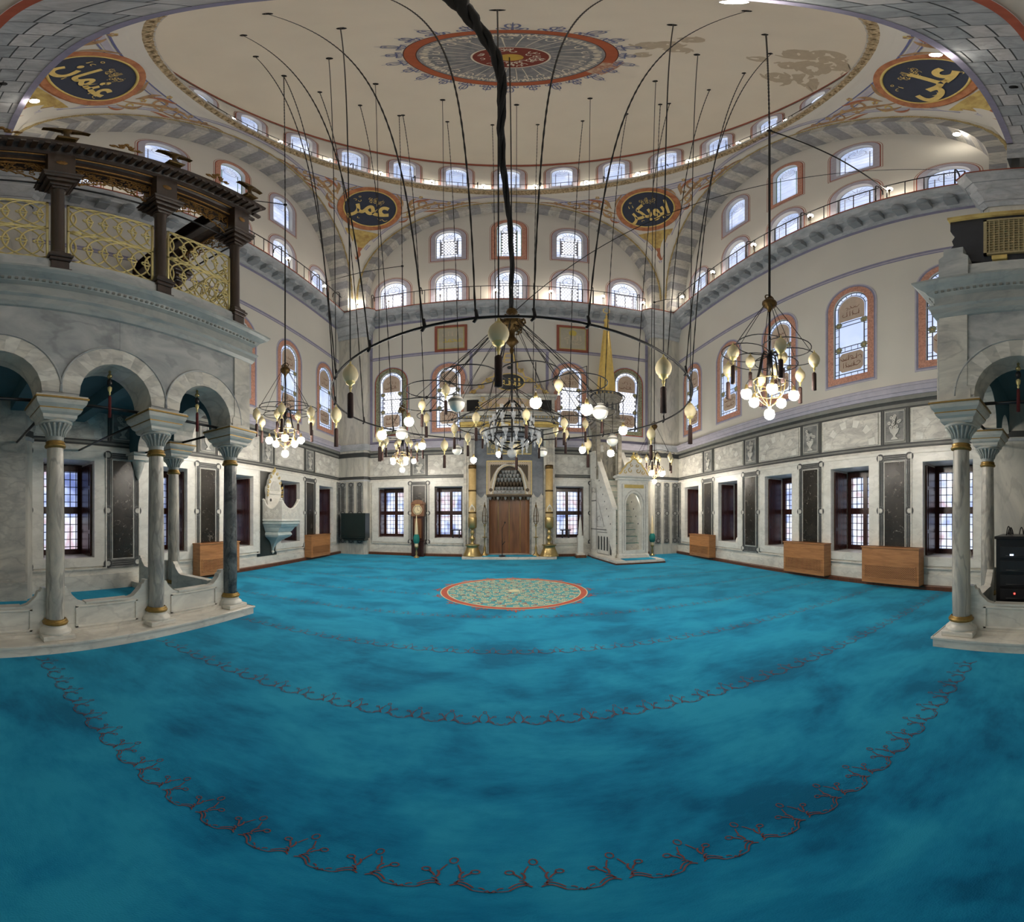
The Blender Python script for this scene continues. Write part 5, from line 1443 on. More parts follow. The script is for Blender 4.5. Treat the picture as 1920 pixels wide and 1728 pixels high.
# ------------------------------------------------------------------ stair pulpit
def minbar():
    r=empty('stair_pulpit',(4.2,12.3,0),0,'tall white marble stair pulpit with golden cone spire in the far right corner','pulpit')
    ox,oy=4.2,12.3
    def part(nm,mats,draw):
        m=MB(); m.T=Matrix.Translation((-ox,-oy,0)); draw(m); return obj(m,nm,mats,r)
    xl,xr=3.54,4.70                     # outer faces of the stair
    def plat(m):
        P=[(3.12,L),(3.12,13.1),(3.38,10.9),(5.16,10.9),(5.16,11.7),(5.0,11.7),(5.0,L)]
        m.hprism(P,0,.05,1); m.hprism([(a+(.02 if a<4 else -.02),b+.02) for a,b in P],.05,.12,0)
    part('platform',['white_marble','trim_wood'],plat)
    part('mat','carpet',lambda m:m.bevbox(3.75,11.02,.12,4.85,11.5,.14,.006))
    # portal
    yp=11.62; pl,pr=3.74,4.82
    def portal(m):
        P=[(pl,.12),(pr,.12),(pr,2.86),(pl,2.86)]; c=(pl+pr)/2
        H=[(c-.30,.40),(c+.30,.40),(c+.30,1.98)]+arcpts(c,1.98,.30,0,pi,10,1.45)[1:-1]+[(c-.30,1.98)]
        m.prism(P,yp,yp+.22,[H],0)
        m.ribbon([(pl+.1,.3),(pl+.1,2.72),(pr-.1,2.72),(pr-.1,.3)],.03,yp-.008,1)
        m.ribbon([(c-.36,.4),(c-.36,2.0)]+arcpts(c,1.98,.36,pi,0,10,1.45)+[(c+.36,.4)],.03,yp-.008,1)
        for i in range(6): pass
        m.bevbox(pl-.06,yp-.08,2.86,pr+.06,yp+.3,2.94,.02,0); m.bevbox(pl-.12,yp-.14,2.94,pr+.12,yp+.36,3.04,.03,0); m.bevbox(pl-.02,yp-.04,.12,pr+.02,yp+.26,.26,.02,0)
    part('portal',['frame_marble','pale_marble'],portal)
    part('inscription','gilt',lambda m:[m.bevbox(3.92,yp-.02,2.58,4.64,yp,2.70,.008),squiggle(m,3.95,4.6,2.64,.07,0,yp-.024,4,14,.008)])
    def ped(m):
        c=(pl+pr)/2; half=[(0,3.62),(.08,3.6),(.14,3.5),(.26,3.45),(.34,3.32),(.42,3.24),(.48,3.12),(.56,3.05)]
        P=[(c+a,b) for a,b in half]+[(c-a,b) for a,b in half[::-1][:-1]]
        m.prism(P,yp-.02,yp+.12,(),0); m.ribbon([(c-a,b) for a,b in half[::-1]]+[(c+a,b) for a,b in half[1:]],.05,yp-.03,1)
        for sx in (-1,1):
            for (x,z,s) in ((.14,3.2,.1),(.32,3.14,.07),(.1,3.38,.06)): m.ribbon(spiral(c+sx*x,z,.02,s,1,.9*sx,9),.03,yp-.03,2)
        for k,(a,z,s) in enumerate(((0,3.72,.07),(-.07,3.68,.045),(.07,3.68,.045),(0,3.83,.04))): m.sphere((c+a,yp+.04,z),s,8,6,1)
    part('pediment',['frame_marble','gilt','ochre'],ped)
    # flight of steps
    n=11; y0,y1=11.86,13.2; zt=3.0
    def steps(m):
        for i in range(n):
            ya=y0+(y1-y0)*i/n; zz=.4+(zt-.4)*(i+1)/n
            m.box(xl+.1-.19*(ya-11.75),ya,.12,xr-.1,13.5,zz-.012,0); m.box(xl+.1-.19*(ya-11.75),ya-.01,zz-.012,xr-.1,13.5,zz,1)
    part('steps',['pale_marble','turq_cloth'],steps)
    slope=(zt-.4)/(y1-y0)
    def side(x0,x1):
        def d(m):
            m.fn=lambda p:(x0+p[1]-.19*(p[0]-11.75),p[0],p[2])
            t=x1-x0
            rail=[(11.75,.22),(11.75,1.82),(13.22,4.05),(13.62,4.05),(13.62,3.1),(13.25,3.0)]
            m.prism(rail,0,t,(),0)
            m.prism([(11.72,1.82),(11.72,1.90),(13.2,4.14),(13.64,4.14),(13.64,4.05),(13.22,4.05)],-.03,t+.03,(),0)
            for k in range(9):
                f=(k+.6)/9; yy=11.82+1.36*f; zz=1.16+2.42*f
                m.disc(yy,zz,.03,-.006,8,2); m.disc(yy,zz,.03,t+.006,8,2)
            body=[(11.78,.12),(13.64,.12),(13.64,3.2),(13.25,3.0),(11.78,.4)]
            m.prism(body,.03,t-.03,(),0)
            tri=[(12.45,1.2),(13.05,1.2),(13.05,2.32)]
            m.ribbon(tri,.035,.02,1,True); m.ribbon([(12.0,1.1),(13.62,1.1)],.04,.02,1); m.ribbon([(11.9,.2),(12.0,.2),(12.0,1.02),(11.9,.9)],.03,.02,1,True)
            m.ribbon([(12.08,.2),(13.02,.2),(13.02,1.0),(12.08,1.0)],.03,.02,1,True)
            for k in range(4):
                q=12.2+.235*k; m.flat(arched(.1,.34,.86,4),.018,(),2) if False else m.flat([(q+a,b) for a,b in arched(.1,.34,.86,4)],.015,(),2)
            m.ribbon([(13.12,.3),(13.56,.3),(13.56,3.1),(13.12,2.9)],.03,.02,1,True); m.ribbon([(13.12,2.2),(13.56,2.2)],.05,.02,1)
            m.flat([(11.87,.22),(11.97,.22),(11.97,.8)],.014,(),2)
            squiggle(m,12.8,13.0,1.5,.3,1,.018,8,2,.02); squiggle(m,13.15,13.55,2.6,.3,1,.018,9,4,.02)
            m.fn=None
        return d
    part('balustrade',['frame_marble','line_mid','line_dark'],side(xl,xl+.12)); part('balustrade',['frame_marble','line_mid','line_dark'],side(xr-.12,xr))
    part('newel_knob','frame_marble',lambda m:m.lathe([(.08,4.14),(.1,4.2),(.05,4.26),(.08,4.34),(.05,4.42),(.005,4.46)],10,(xl+.06,13.4,0)))
    # tower canopy
    cx,cy=3.76,13.32
    def posts(m):
        for sx in (-1,1):
            for sy in (-1,1):
                m.bevbox(cx+sx*.42-.07,cy+sy*.36-.07,3.0,cx+sx*.42+.07,cy+sy*.36+.07,5.2,.01,0)
        m.bevbox(cx-.5,cy+.3,3.0,cx+.5,cy+.42,4.6,.01,1)
    part('canopy_post',['tower_stone','streak_marble'],posts)
    def drum_(m):
        for z0,z1,h in ((5.0,5.12,.50),(5.12,5.3,.54),(5.3,5.4,.60)): m.bevbox(cx-h,cy-h*.85,z0,cx+h,cy+h*.85,z1,.02,0)
        o=lambda rr_:[(cx+rr_*cos(pi/8+k*pi/4),cy+rr_*sin(pi/8+k*pi/4)) for k in range(8)]
        for z0,z1,rr_ in ((5.4,5.5,.52),(5.5,5.58,.56),(5.58,6.2,.52),(6.2,6.28,.56),(6.28,6.34,.60),(6.34,6.42,.63)): m.hprism(o(rr_),z0,z1,0 if rr_<.6 else 0)
        for k in range(8):
            a=k*pi/4; rr_=.52*cos(pi/8)+.004
            for t in (-.1,.1):
                bx=cx+rr_*cos(a)-t*sin(a); by=cy+rr_*sin(a)+t*cos(a)
                q=[(bx-.04*sin(a)*s,by+.04*cos(a)*s,z) for s,z in ((-1,5.75),(1,5.75),(1,6.0),(0,6.1),(-1,6.0))]
                m.add(q,[(0,1,2,3,4)],1)
        for k in range(24):
            a=2*pi*k/24; m.cbox((cx+.6*cos(a),cy+.6*sin(a),6.46),(.07,.07,.09),1)
    part('tower_drum',['tower_stone','line_dark'],drum_)
    def cone(m):
        n=8; rr_=[(.41,6.42),(.39,6.5),(.355,6.9),(.255,8.0),(.165,9.0),(.095,9.75),(.07,9.95)]
        m.lathe(rr_,8,(cx,cy,0),0,False)
        for k in range(8):
            a=2*pi*k/8; m.tube([(cx+q*cos(a),cy+q*sin(a),z) for q,z in rr_],.016,5,0)
    part('spire','gold',cone)
    part('finial','gold',lambda m:[m.lathe([(.085,9.93),(.10,9.97),(.06,10.03),(.12,10.12),(.08,10.22),(.03,10.28),(.06,10.36),(.02,10.44),(.015,10.55)],12,(cx,cy,0)),m.tube([(cx+.13*cos(t),cy,10.68+.13*sin(t)) for t in [pi*.6+k*pi*1.8/14 for k in range(15)]],.02,6)])
M['tower_stone']=marble('tower_stone',(168,162,148),(120,116,106),1.6,.45,.4)
minbar()

# ------------------------------------------------------------------ preacher's seat on the left wall
def kursu():
    r=empty('preacher_seat',(-W+.03,8.82,0),pi/2,'carved white marble preacher seat with gilt crest on the left wall','seat')
    # local x along the wall, local y into the wall
    def part(nm,mats,draw):
        m=MB(); draw(m); return obj(m,nm,mats,r)
    hw=.48; d=.74
    def tub(m):
        def ringz(z,h,dd): return [(-h,0,z),(-h,-dd,z),(h,-dd,z),(h,0,z)]
        st=[(1.44,.44,.68),(1.42,.47,.73),(1.36,.47,.73),(1.34,.45,.70),(1.28,.42,.66),(1.25,.40,.60),(1.14,.36,.52),(1.10,.33,.47),(1.08,.35,.50),(1.02,.36,.52),(.96,.33,.47),(.92,.28,.40),(.84,.16,.27),(.76,.09,.17),(.66,.05,.10),(.58,.03,.06),(.46,.02,.05)]
        vs=[];fs=[]
        for z,h,dd in st: vs+=ringz(z,h,dd)
        for j in range(len(st)-1):
            for i in range(3): fs.append((4*j+i,4*j+i+1,4*j+5+i,4*j+4+i))
        fs.append((0,1,2,3)); m.add(vs,fs,0,False)
        m.bevbox(-hw,-d,1.44,hw,0,1.52,.015,1)
        m.lathe([(.001,.40),(.045,.44),(.05,.48),(.02,.52)],8,(0,-.03,0),1)
    part('bowl',['seat_teal','frame_marble'],tub)
    def wallp(a,b,fn):
        def dd(m):
            m.fn=fn
            P=[(a,1.52),(b,1.52),(b,2.08),(b-.05,2.10)]+[(b-.05-(b-a-.1)*t/12,2.08-.26*sin(pi*t/12)**.8-.02*t/12) for t in range(1,12)]+[(a+.05,2.06),(a,2.04)]
            m.prism(P,0,.05,(),0)
            top=P[2:]
            m.tube([(p[0],.025,p[1]) for p in top],.028,6,1)
            rr=random.Random(int(a*100)); 
            for i in range(46):
                x=rr.uniform(a+.08,b-.08); z=rr.uniform(1.57,1.78)
                m.tube([(p,-.003,q) for p,q in spiral(x,z,.008,.04,rr.uniform(0,6),rr.choice((.8,-.8)),7)],.007,4,1)
                m.tube([(p,.053,q) for p,q in spiral(x,z,.008,.04,rr.uniform(0,6),rr.choice((.8,-.8)),7)],.007,4,1)
            for x in (a+.02,b-.02): m.sphere((x,.025,2.10),.04,8,6,1)
        return dd
    part('parapet',['carve','frame_marble'],wallp(-hw,hw,lambda p:(p[0],-d+p[1],p[2])))
    part('parapet',['carve','frame_marble'],wallp(-d+.052,0,lambda p:(-hw+.002+p[1],p[0],p[2])))
    part('parapet',['carve','frame_marble'],wallp(-d+.052,0,lambda p:(hw-.002-p[1],p[0],p[2])))
    def back(m):
        half=[(.34,1.5),(.34,2.25),(.37,2.4),(.36,2.5),(.29,2.58),(.26,2.72),(.20,2.80),(.17,2.9),(.08,2.96),(0,3.0)]
        P=half+[(-a,b) for a,b in half[::-1][1:]]
        m.prism(P,-.10,0,(),0)
        m.bevbox(-.30,-.13,2.28,.30,-.08,2.36,.01,0)
        m.prism([(-.24,2.4),(.24,2.4),(.22,2.5),(.16,2.62),(.06,2.7),(-.06,2.7),(-.16,2.62),(-.22,2.5)],-.115,-.10,(),1)
        m.ring(-.2,2.1,.0,.05,-.105,12,2)
    part('backrest',['frame_marble','carve','line_dark'],back)
    def gil(m):
        for sg in (-1,1):
            for (x,z,s) in ((.36,2.36,.06),(.35,2.5,.05),(.27,2.66,.06),(.2,2.82,.05),(.1,2.94,.055),(.37,2.24,.04)):
                m.tube([(sg*a,-.12,b) for a,b in spiral(x,z,.01,s*1.15,1,1.0*sg,10)],.013,5)
        m.sphere((0,-.09,3.03),.05,8,6); m.tube([(0,-.09,3.0),(.05,-.09,3.08),(.02,-.09,3.14)],.02,5)
    part('gilt_crest','gilt',gil)
M['seat_teal']=marble('seat_teal',(196,206,203),(168,184,183),1.8,.35,.15)
kursu()

# ------------------------------------------------------------------ radiator covers
def radiator():
    r=empty('radiator_cover',(0,0,0),0,'x','radiator cover','oak radiator covers along the walls')
    w,h,d=.70,.92,.28
    m=MB(); m.bevbox(-w,-d,.10,w,0,h,.01,0); m.bevbox(-w-.015,-d-.02,h-.03,w+.015,0,h,.006,0); obj(m,'body',['oak'],r)
    m=MB(); m.box(-w+.08,-d-.004,.22,w-.08,-d+.002,.50,1)
    for (a,b,z0,z1) in ((-w+.06,-w+.085,.2,.52),(w-.085,w-.06,.2,.52),(-w+.06,w-.06,.2,.222),(-w+.06,w-.06,.498,.52)): m.box(a,-d-.012,z0,b,-d,z1,0)
    n=30
    for i in range(-8,n+8):
        for s in (-1,1):
            x0=-w+.085+i*.042; x1=x0+s*.276; z0,z1=.222,.498
            lo,hi=-w+.085,w-.085
            t0,t1=0.0,1.0
            dx=x1-x0
            ta,tb=(lo-x0)/dx,(hi-x0)/dx
            if ta>tb: ta,tb=tb,ta
            t0=max(0,ta); t1=min(1,tb)
            if t1-t0>.03: m.ribbon([(x0+dx*t0,z0+.276*t0),(x0+dx*t1,z0+.276*t1)],.013,-d-.006-.002*(s>0),0)
    obj(m,'grille',['oak','shutter'],r)
    return r
rd=radiator()
rd.location=(-W+.045,6.3,0); rd.rotation_euler=(0,0,pi/2); rd['label']='oak radiator cover on the left wall behind the dark corner column of the loge'
dup(rd,(-W+.045,11.4,0),pi/2,'oak radiator cover on the left wall beyond the carved preacher seat')
dup(rd,(W-.045,3.62,0),-pi/2,'oak radiator cover on the right wall, nearest the viewer')
dup(rd,(W-.045,6.12,0),-pi/2,'oak radiator cover in the middle of the right wall')
dup(rd,(W-.045,11.25,0),-pi/2,'oak radiator cover on the right wall near the far corner, farthest from the viewer')

# equipment rack behind the right loge parapet
def rack():
    r=empty('equipment_rack',(5.08,.58,0),0,'black equipment rack with small lights behind the right loge parapet','rack')
    m=MB(); m.bevbox(-.33,-.36,.0,.33,.34,1.30,.012); m.bevbox(-.35,-.38,1.28,.35,.36,1.32,.006); obj(m,'cabinet','black',r)
    for k in range(5):
        m=MB(); z=.22+.2*k; m.bevbox(-.345,-.30,z,-.33,.28,z+.16,.004); m.tube([(-.35,-.2,z+.03),(-.35,.2,z+.03)],.006,5); obj(m,'drawer_unit','rack_face',r)
    m=MB(); m.cbox((-.348,.12,1.06),(.008,.05,.03)); obj(m,'status_light','led_white',r)
    m=MB(); m.cbox((-.348,.08,.52),(.008,.022,.022)); obj(m,'power_light','led_red',r)
    q=empty('wire_bundle',(5.0,.62,1.32),0,'tangle of thin cables lying on top of the black rack','cables')
    rr=random.Random(6)
    for k in range(9):
        m=MB(); x=rr.uniform(-.2,.2); y=rr.uniform(-.2,.2); h=rr.uniform(.06,.14)
        m.tube([(x+.07*cos(t*pi/8)+.01*t,y+.05*t/8,.01+h*sin(t*pi/8)) for t in range(9)],.008,5); obj(m,'cable','black',q)
M['rack_face']=plain('rack_face',(36,38,42),.4)
rack()

# pale lamps standing on the window sills
def sill_lamp(loc,label):
    m=MB(); m.lathe([(.09,0),(.095,.03),(.09,.1),(.06,.16),(.001,.175)],12); o=m.build('sill_lamp',M['milk_glass']); o.location=loc
    return tag(o,label,'lamp')
for y_,l_ in ((9.45,'small white domed lamp on the second window sill from the far right corner'),(6.98,'small white domed lamp on the right window sill beside the middle radiator cover'),(4.5,'small white domed lamp on the right window sill between two radiator covers'),(2.0,'small white domed lamp on the sill of the nearest right window')):
    sill_lamp((W+.15,y_,.72),l_)
sill_lamp((-W-.15,7.1,.72),'small white domed lamp on the left window sill beside the near radiator cover')

# ------------------------------------------------------------------ framed panels and roundels
def plaque(x,label,seed):
    r=empty('framed_panel',(x,L-.0,9.32),0,label,'panel')
    w,h=.65,.66
    m=MB(); P=[(-w,-h),(w,-h),(w,h),(-w,h)]; I=[(-w+.1,-h+.1),(w-.1,-h+.1),(w-.1,h-.1),(-w+.1,h-.1)]; m.prism(P,-.05,0,[I],0); obj(m,'frame','plaque_red',r)
    m=MB(); m.flat(I,-.02,(),0); m.ribbon([(a*.94,b*.94) for a,b in I],.03,-.024,1,True)
    if seed==1: m.text(AR['muhammad'],.05,-.12,.42,-.026,1,.75,.01); squiggle(m,-.35,.3,.2,.3,2,-.025,3,4,.03)
    else: m.text(AR['allah'],0,.02,.4,-.026,2,.7,.008); squiggle(m,-.3,.3,-.2,.3,2,-.025,5,4,.03); m.disc(0,.28,.16,-.023,12,1)
    obj(m,'inscription',['panel_olive','ochre_bright','stain'],r)
M['plaque_red']=plain('plaque_red',(140,76,58),.6); M['panel_olive']=plain('panel_olive',(170,164,146),.7,0,.1,3); M['ochre_bright']=plain('ochre_bright',(196,176,84),.6)
plaque(-2.30,'red framed panel with ochre lettering high on the far wall, left of the chandelier',1)
plaque(2.52,'red framed panel with faded lettering high on the far wall, right of the chandelier',2)
def roundel(sx,sy,word,label,seed):
    el=math.radians(36.2); c=Vector((sx*cos(el)/sqrt(2),sy*cos(el)/sqrt(2),sin(el)))
    P=Vector((0,DY,Z0))+c*(SPH-.13)
    r=empty('roundel',P,0,label,'roundel','calligraphy roundels of the dome corners')
    yv=c; xv=yv.cross(Vector((0,0,1))).normalized(); zv=xv.cross(yv).normalized()
    R=Matrix((xv,yv,zv)).transposed().to_euler(); r.rotation_euler=R
    m=MB(); m.ring(0,0,1.0,1.26,-.02,48,0); m.wallstrip(arcpts(0,0,1.26,0,2*pi,48)[:-1],-.02,.1); obj(m,'rim','roundel_rim',r)
    m=MB(); m.tube([(1.03*cos(a),-.03,1.03*sin(a)) for a in [2*pi*k/48 for k in range(48)]],.03,6,0,True); obj(m,'gilt_band','gilt',r)
    m=MB(); m.ring(0,0,0,1.02,-.022,48,0); obj(m,'ground','navy_deep',r)
    m=MB()
    wd={'umar':1.6,'abubakr':1.6,'uthman':1.6,'ali':1.5}[word]
    m.text(AR[word],0,-.2,1.3 if word in('umar','ali') else 1.1,-.04,0,wd,.03)
    m.text(AR['radi'],.1,.5,.3,-.04,0,.62,.008); m.text(AR['radi'],.1,.36,.3,-.041,0,.5,.006)
    m.ring(-.55,.55,.03,.05,-.04,10,0); squiggle(m,-.75,-.45,.3,.2,0,-.04,seed,2,.025); squiggle(m,.4,.8,-.5,.2,0,-.04,seed+1,2,.022); squiggle(m,-.5,-.2,-.62,.18,0,-.04,seed+2,1,.022)
    obj(m,'inscription','gilt',r)
M['navy_deep']=plain('navy_deep',(40,49,68),.6)
roundel(-1,1,'umar','dark calligraphy roundel on the dome corner left above the far arch',1)
roundel(1,1,'abubakr','dark calligraphy roundel on the dome corner right above the far arch',5)
roundel(-1,-1,'uthman','dark calligraphy roundel at the upper left, partly cut by the near stone arch',9)
roundel(1,-1,'ali','dark calligraphy roundel at the upper right, partly cut by the near stone arch',13)
# ------------------------------------------------------------------ chandeliers
def egg(par,loc,s=1.0,tas=1.0):
    """pale ostrich egg between gilt caps, with a dark tassel"""
    m=MB(); m.T=Matrix.Translation(loc)@Matrix.Scale(s,4)
    m.lathe([(.006,0),(.012,-.02),(.006,-.05)],6,m=1); m.lathe([(.01,-.04),(.03,-.05),(.042,-.07),(.058,-.09)],10,m=1)
    m.lathe([(.055,-.085),(.076,-.115),(.088,-.16),(.088,-.19),(.078,-.235),(.052,-.27)],12,m=0)
    m.lathe([(.055,-.265),(.05,-.29),(.022,-.31),(.012,-.33),(.022,-.345),(.01,-.37),(.008,-.41)],10,m=1)
    e=obj(m,'ostrich_egg',['ivory','brass_pale'],par)
    m=MB(); m.T=Matrix.Translation(loc)@Matrix.Scale(s,4)
    L_=.30*tas
    m.lathe([(.008,-.40),(.03,-.415),(.034,-.43),(.036,-.41-L_),(.001,-.415-L_)],9); obj(m,'tassel','tassel',e)
    return e
def bulb_globe(par,loc,r=.047):
    m=MB(); m.T=Matrix.Translation(loc)
    m.lathe([(.012,.16),(.022,.14),(.03,.10),(.028,.075)],8); o=obj(m,'lamp_holder','brass',par)
    m=MB(); m.T=Matrix.Translation(loc); m.sphere((0,0,0),r,10,7); obj(m,'bulb','bulb',o)
    m=MB(); m.T=Matrix.Translation(loc); m.lathe([(.05,.075),(.075,.05),(.088,0),(.075,-.055),(.04,-.085)],12); obj(m,'glass_shade','clear_glass',o)
def hoop(m,c,r,w=.010,n=28):
    m.tube([(c[0]+r*cos(2*pi*k/n),c[1]+r*sin(2*pi*k/n),c[2]) for k in range(n)],w,5,closed=True)
def cord_pts(a,b,bead,r,seg):
    A_,B_=Vector(a),Vector(b); n=seg
    P=[A_.lerp(B_,i/n) for i in range(n+1)]
    return P,[r*(1.55 if (bead and i%2) else 1.0) for i in range(n+1)]
def side_chandelier(loc,hook,anchor,label,stay,thick=.014):
    r=empty('ring_chandelier',loc,0,label,'chandelier')
    X=Vector(loc)
    def part(nm,mat,draw):
        m=MB(); draw(m); return obj(m,nm,mat,r)
    hubz=1.05
    def hub(m):
        m.lathe([(.02,.16),(.05,.14),(.04,.10),(.085,.08),(.115,.04),(.12,0),(.1,-.05),(.05,-.09),(.03,-.14),(.02,-.18)],14,(0,0,hubz))
        m.tube([(.09*cos(t),0,hubz+.13+.07*sin(t)) for t in [2*pi*k/14 for k in range(14)]],.012,5,closed=True)
    part('hub','bronze',hub)
    R=.38
    def ros(m):
        for k in range(6):
            a=pi/6+k*pi/3; hoop(m,(R*cos(a),R*sin(a),0),.36,.009,26)
    part('ring_rosette','iron',ros)
    part('tie_rods','iron',lambda m:[m.tube([(.08*cos(k*pi/3),.08*sin(k*pi/3),hubz-.02),(.64*cos(k*pi/3),.64*sin(k*pi/3),0.0)],.006,4) for k in range(6)])
    part('stem','iron',lambda m:[m.tube([(0,0,hubz),(0,0,-.38)],.018,6),m.lathe([(.02,.0),(.05,-.05),(.03,-.12),(.05,-.18),(.02,-.26)],8)])
    for k in range(6):
        a=k*pi/3
        part('scroll_arm','iron',lambda m:m.tube([(q*cos(a),q*sin(a),z) for q,z in bez((.06,.02),(.16,.1),(.12,-.2),(.24,-.52),12)],.013,5))
    part('basket','brass',lambda m:[hoop(m,(0,0,-.50),.25,.012),hoop(m,(0,0,-.72),.2,.010)]+[m.tube([(q*cos(k*pi/3),q*sin(k*pi/3),z) for q,z in bez((.25,-.50),(.26,-.7),(.16,-.85),(.03,-.92),10)],.010,5) for k in range(6)])
    for k in range(6):
        a=k*pi/3
        egg(r,(.70*cos(a),.70*sin(a),0),1.0)
    for k in range(3): egg(r,(.30*cos(k*2*pi/3+.5),.30*sin(k*2*pi/3+.5),0),.85)
    for k in range(5):
        a=k*2*pi/5+.3
        bulb_globe(r,(.38*cos(a),.38*sin(a),-.76)); 
        part('bulb_arm','iron',lambda m:m.tube([(.25*cos(a),.25*sin(a),-.50),(.34*cos(a),.34*sin(a),-.52),(.38*cos(a),.38*sin(a),-.60)],.008,5))
    bulb_globe(r,(0,0,-1.06))
    # suspension: cord to the dome and stay wire at the level of the gallery
    a=Vector(anchor)-X; h=Vector(hook)-X
    part('suspension_cord','chain',lambda m:m.tube(*cord_pts((0,0,hubz+.15),a,False,thick,12),5))
    part('suspension_cord','chain',lambda m:m.tube(*cord_pts(a,h,True,thick*.55,70),5))
    part('anchor_knot','iron',lambda m:m.sphere(a,.05,8,6))
    part('dome_hook','iron',lambda m:m.lathe([(.075,0),(.06,-.02),(.015,-.06)],10,h))
    if stay: part('stay_wire','chain',lambda m:m.tube([a,a.lerp(Vector(stay)-X,.5)+Vector((0,0,.06)),Vector(stay)-X],thick,5))
    return r
side_chandelier((3.62,4.03,4.28),(3.35,3.81,25.62),(3.62,4.03,12.06),'ring chandelier with six lit bulbs nearest the viewer, right of the great central one',(6.55,3.6,11.5),.02)
side_chandelier((-4.88,6.62,4.12),(-4.86,6.54,25.45),(-4.88,6.62,11.5),'ring chandelier with six lit bulbs hanging in front of the left wall',(-6.55,5.2,12.0),.018)
side_chandelier((-3.5,11.2,4.2),(-3.44,10.66,25.39),(-3.5,11.2,11.6),'small distant ring chandelier hanging before the far wall left of the prayer niche',(-6.55,11.4,11.8),.016)
side_chandelier((5.25,12.05,3.95),(4.26,9.37,25.5),(5.25,12.05,10.7),'small distant ring chandelier hanging in the far right corner behind the pulpit',(6.5,12.6,11.6),.016)

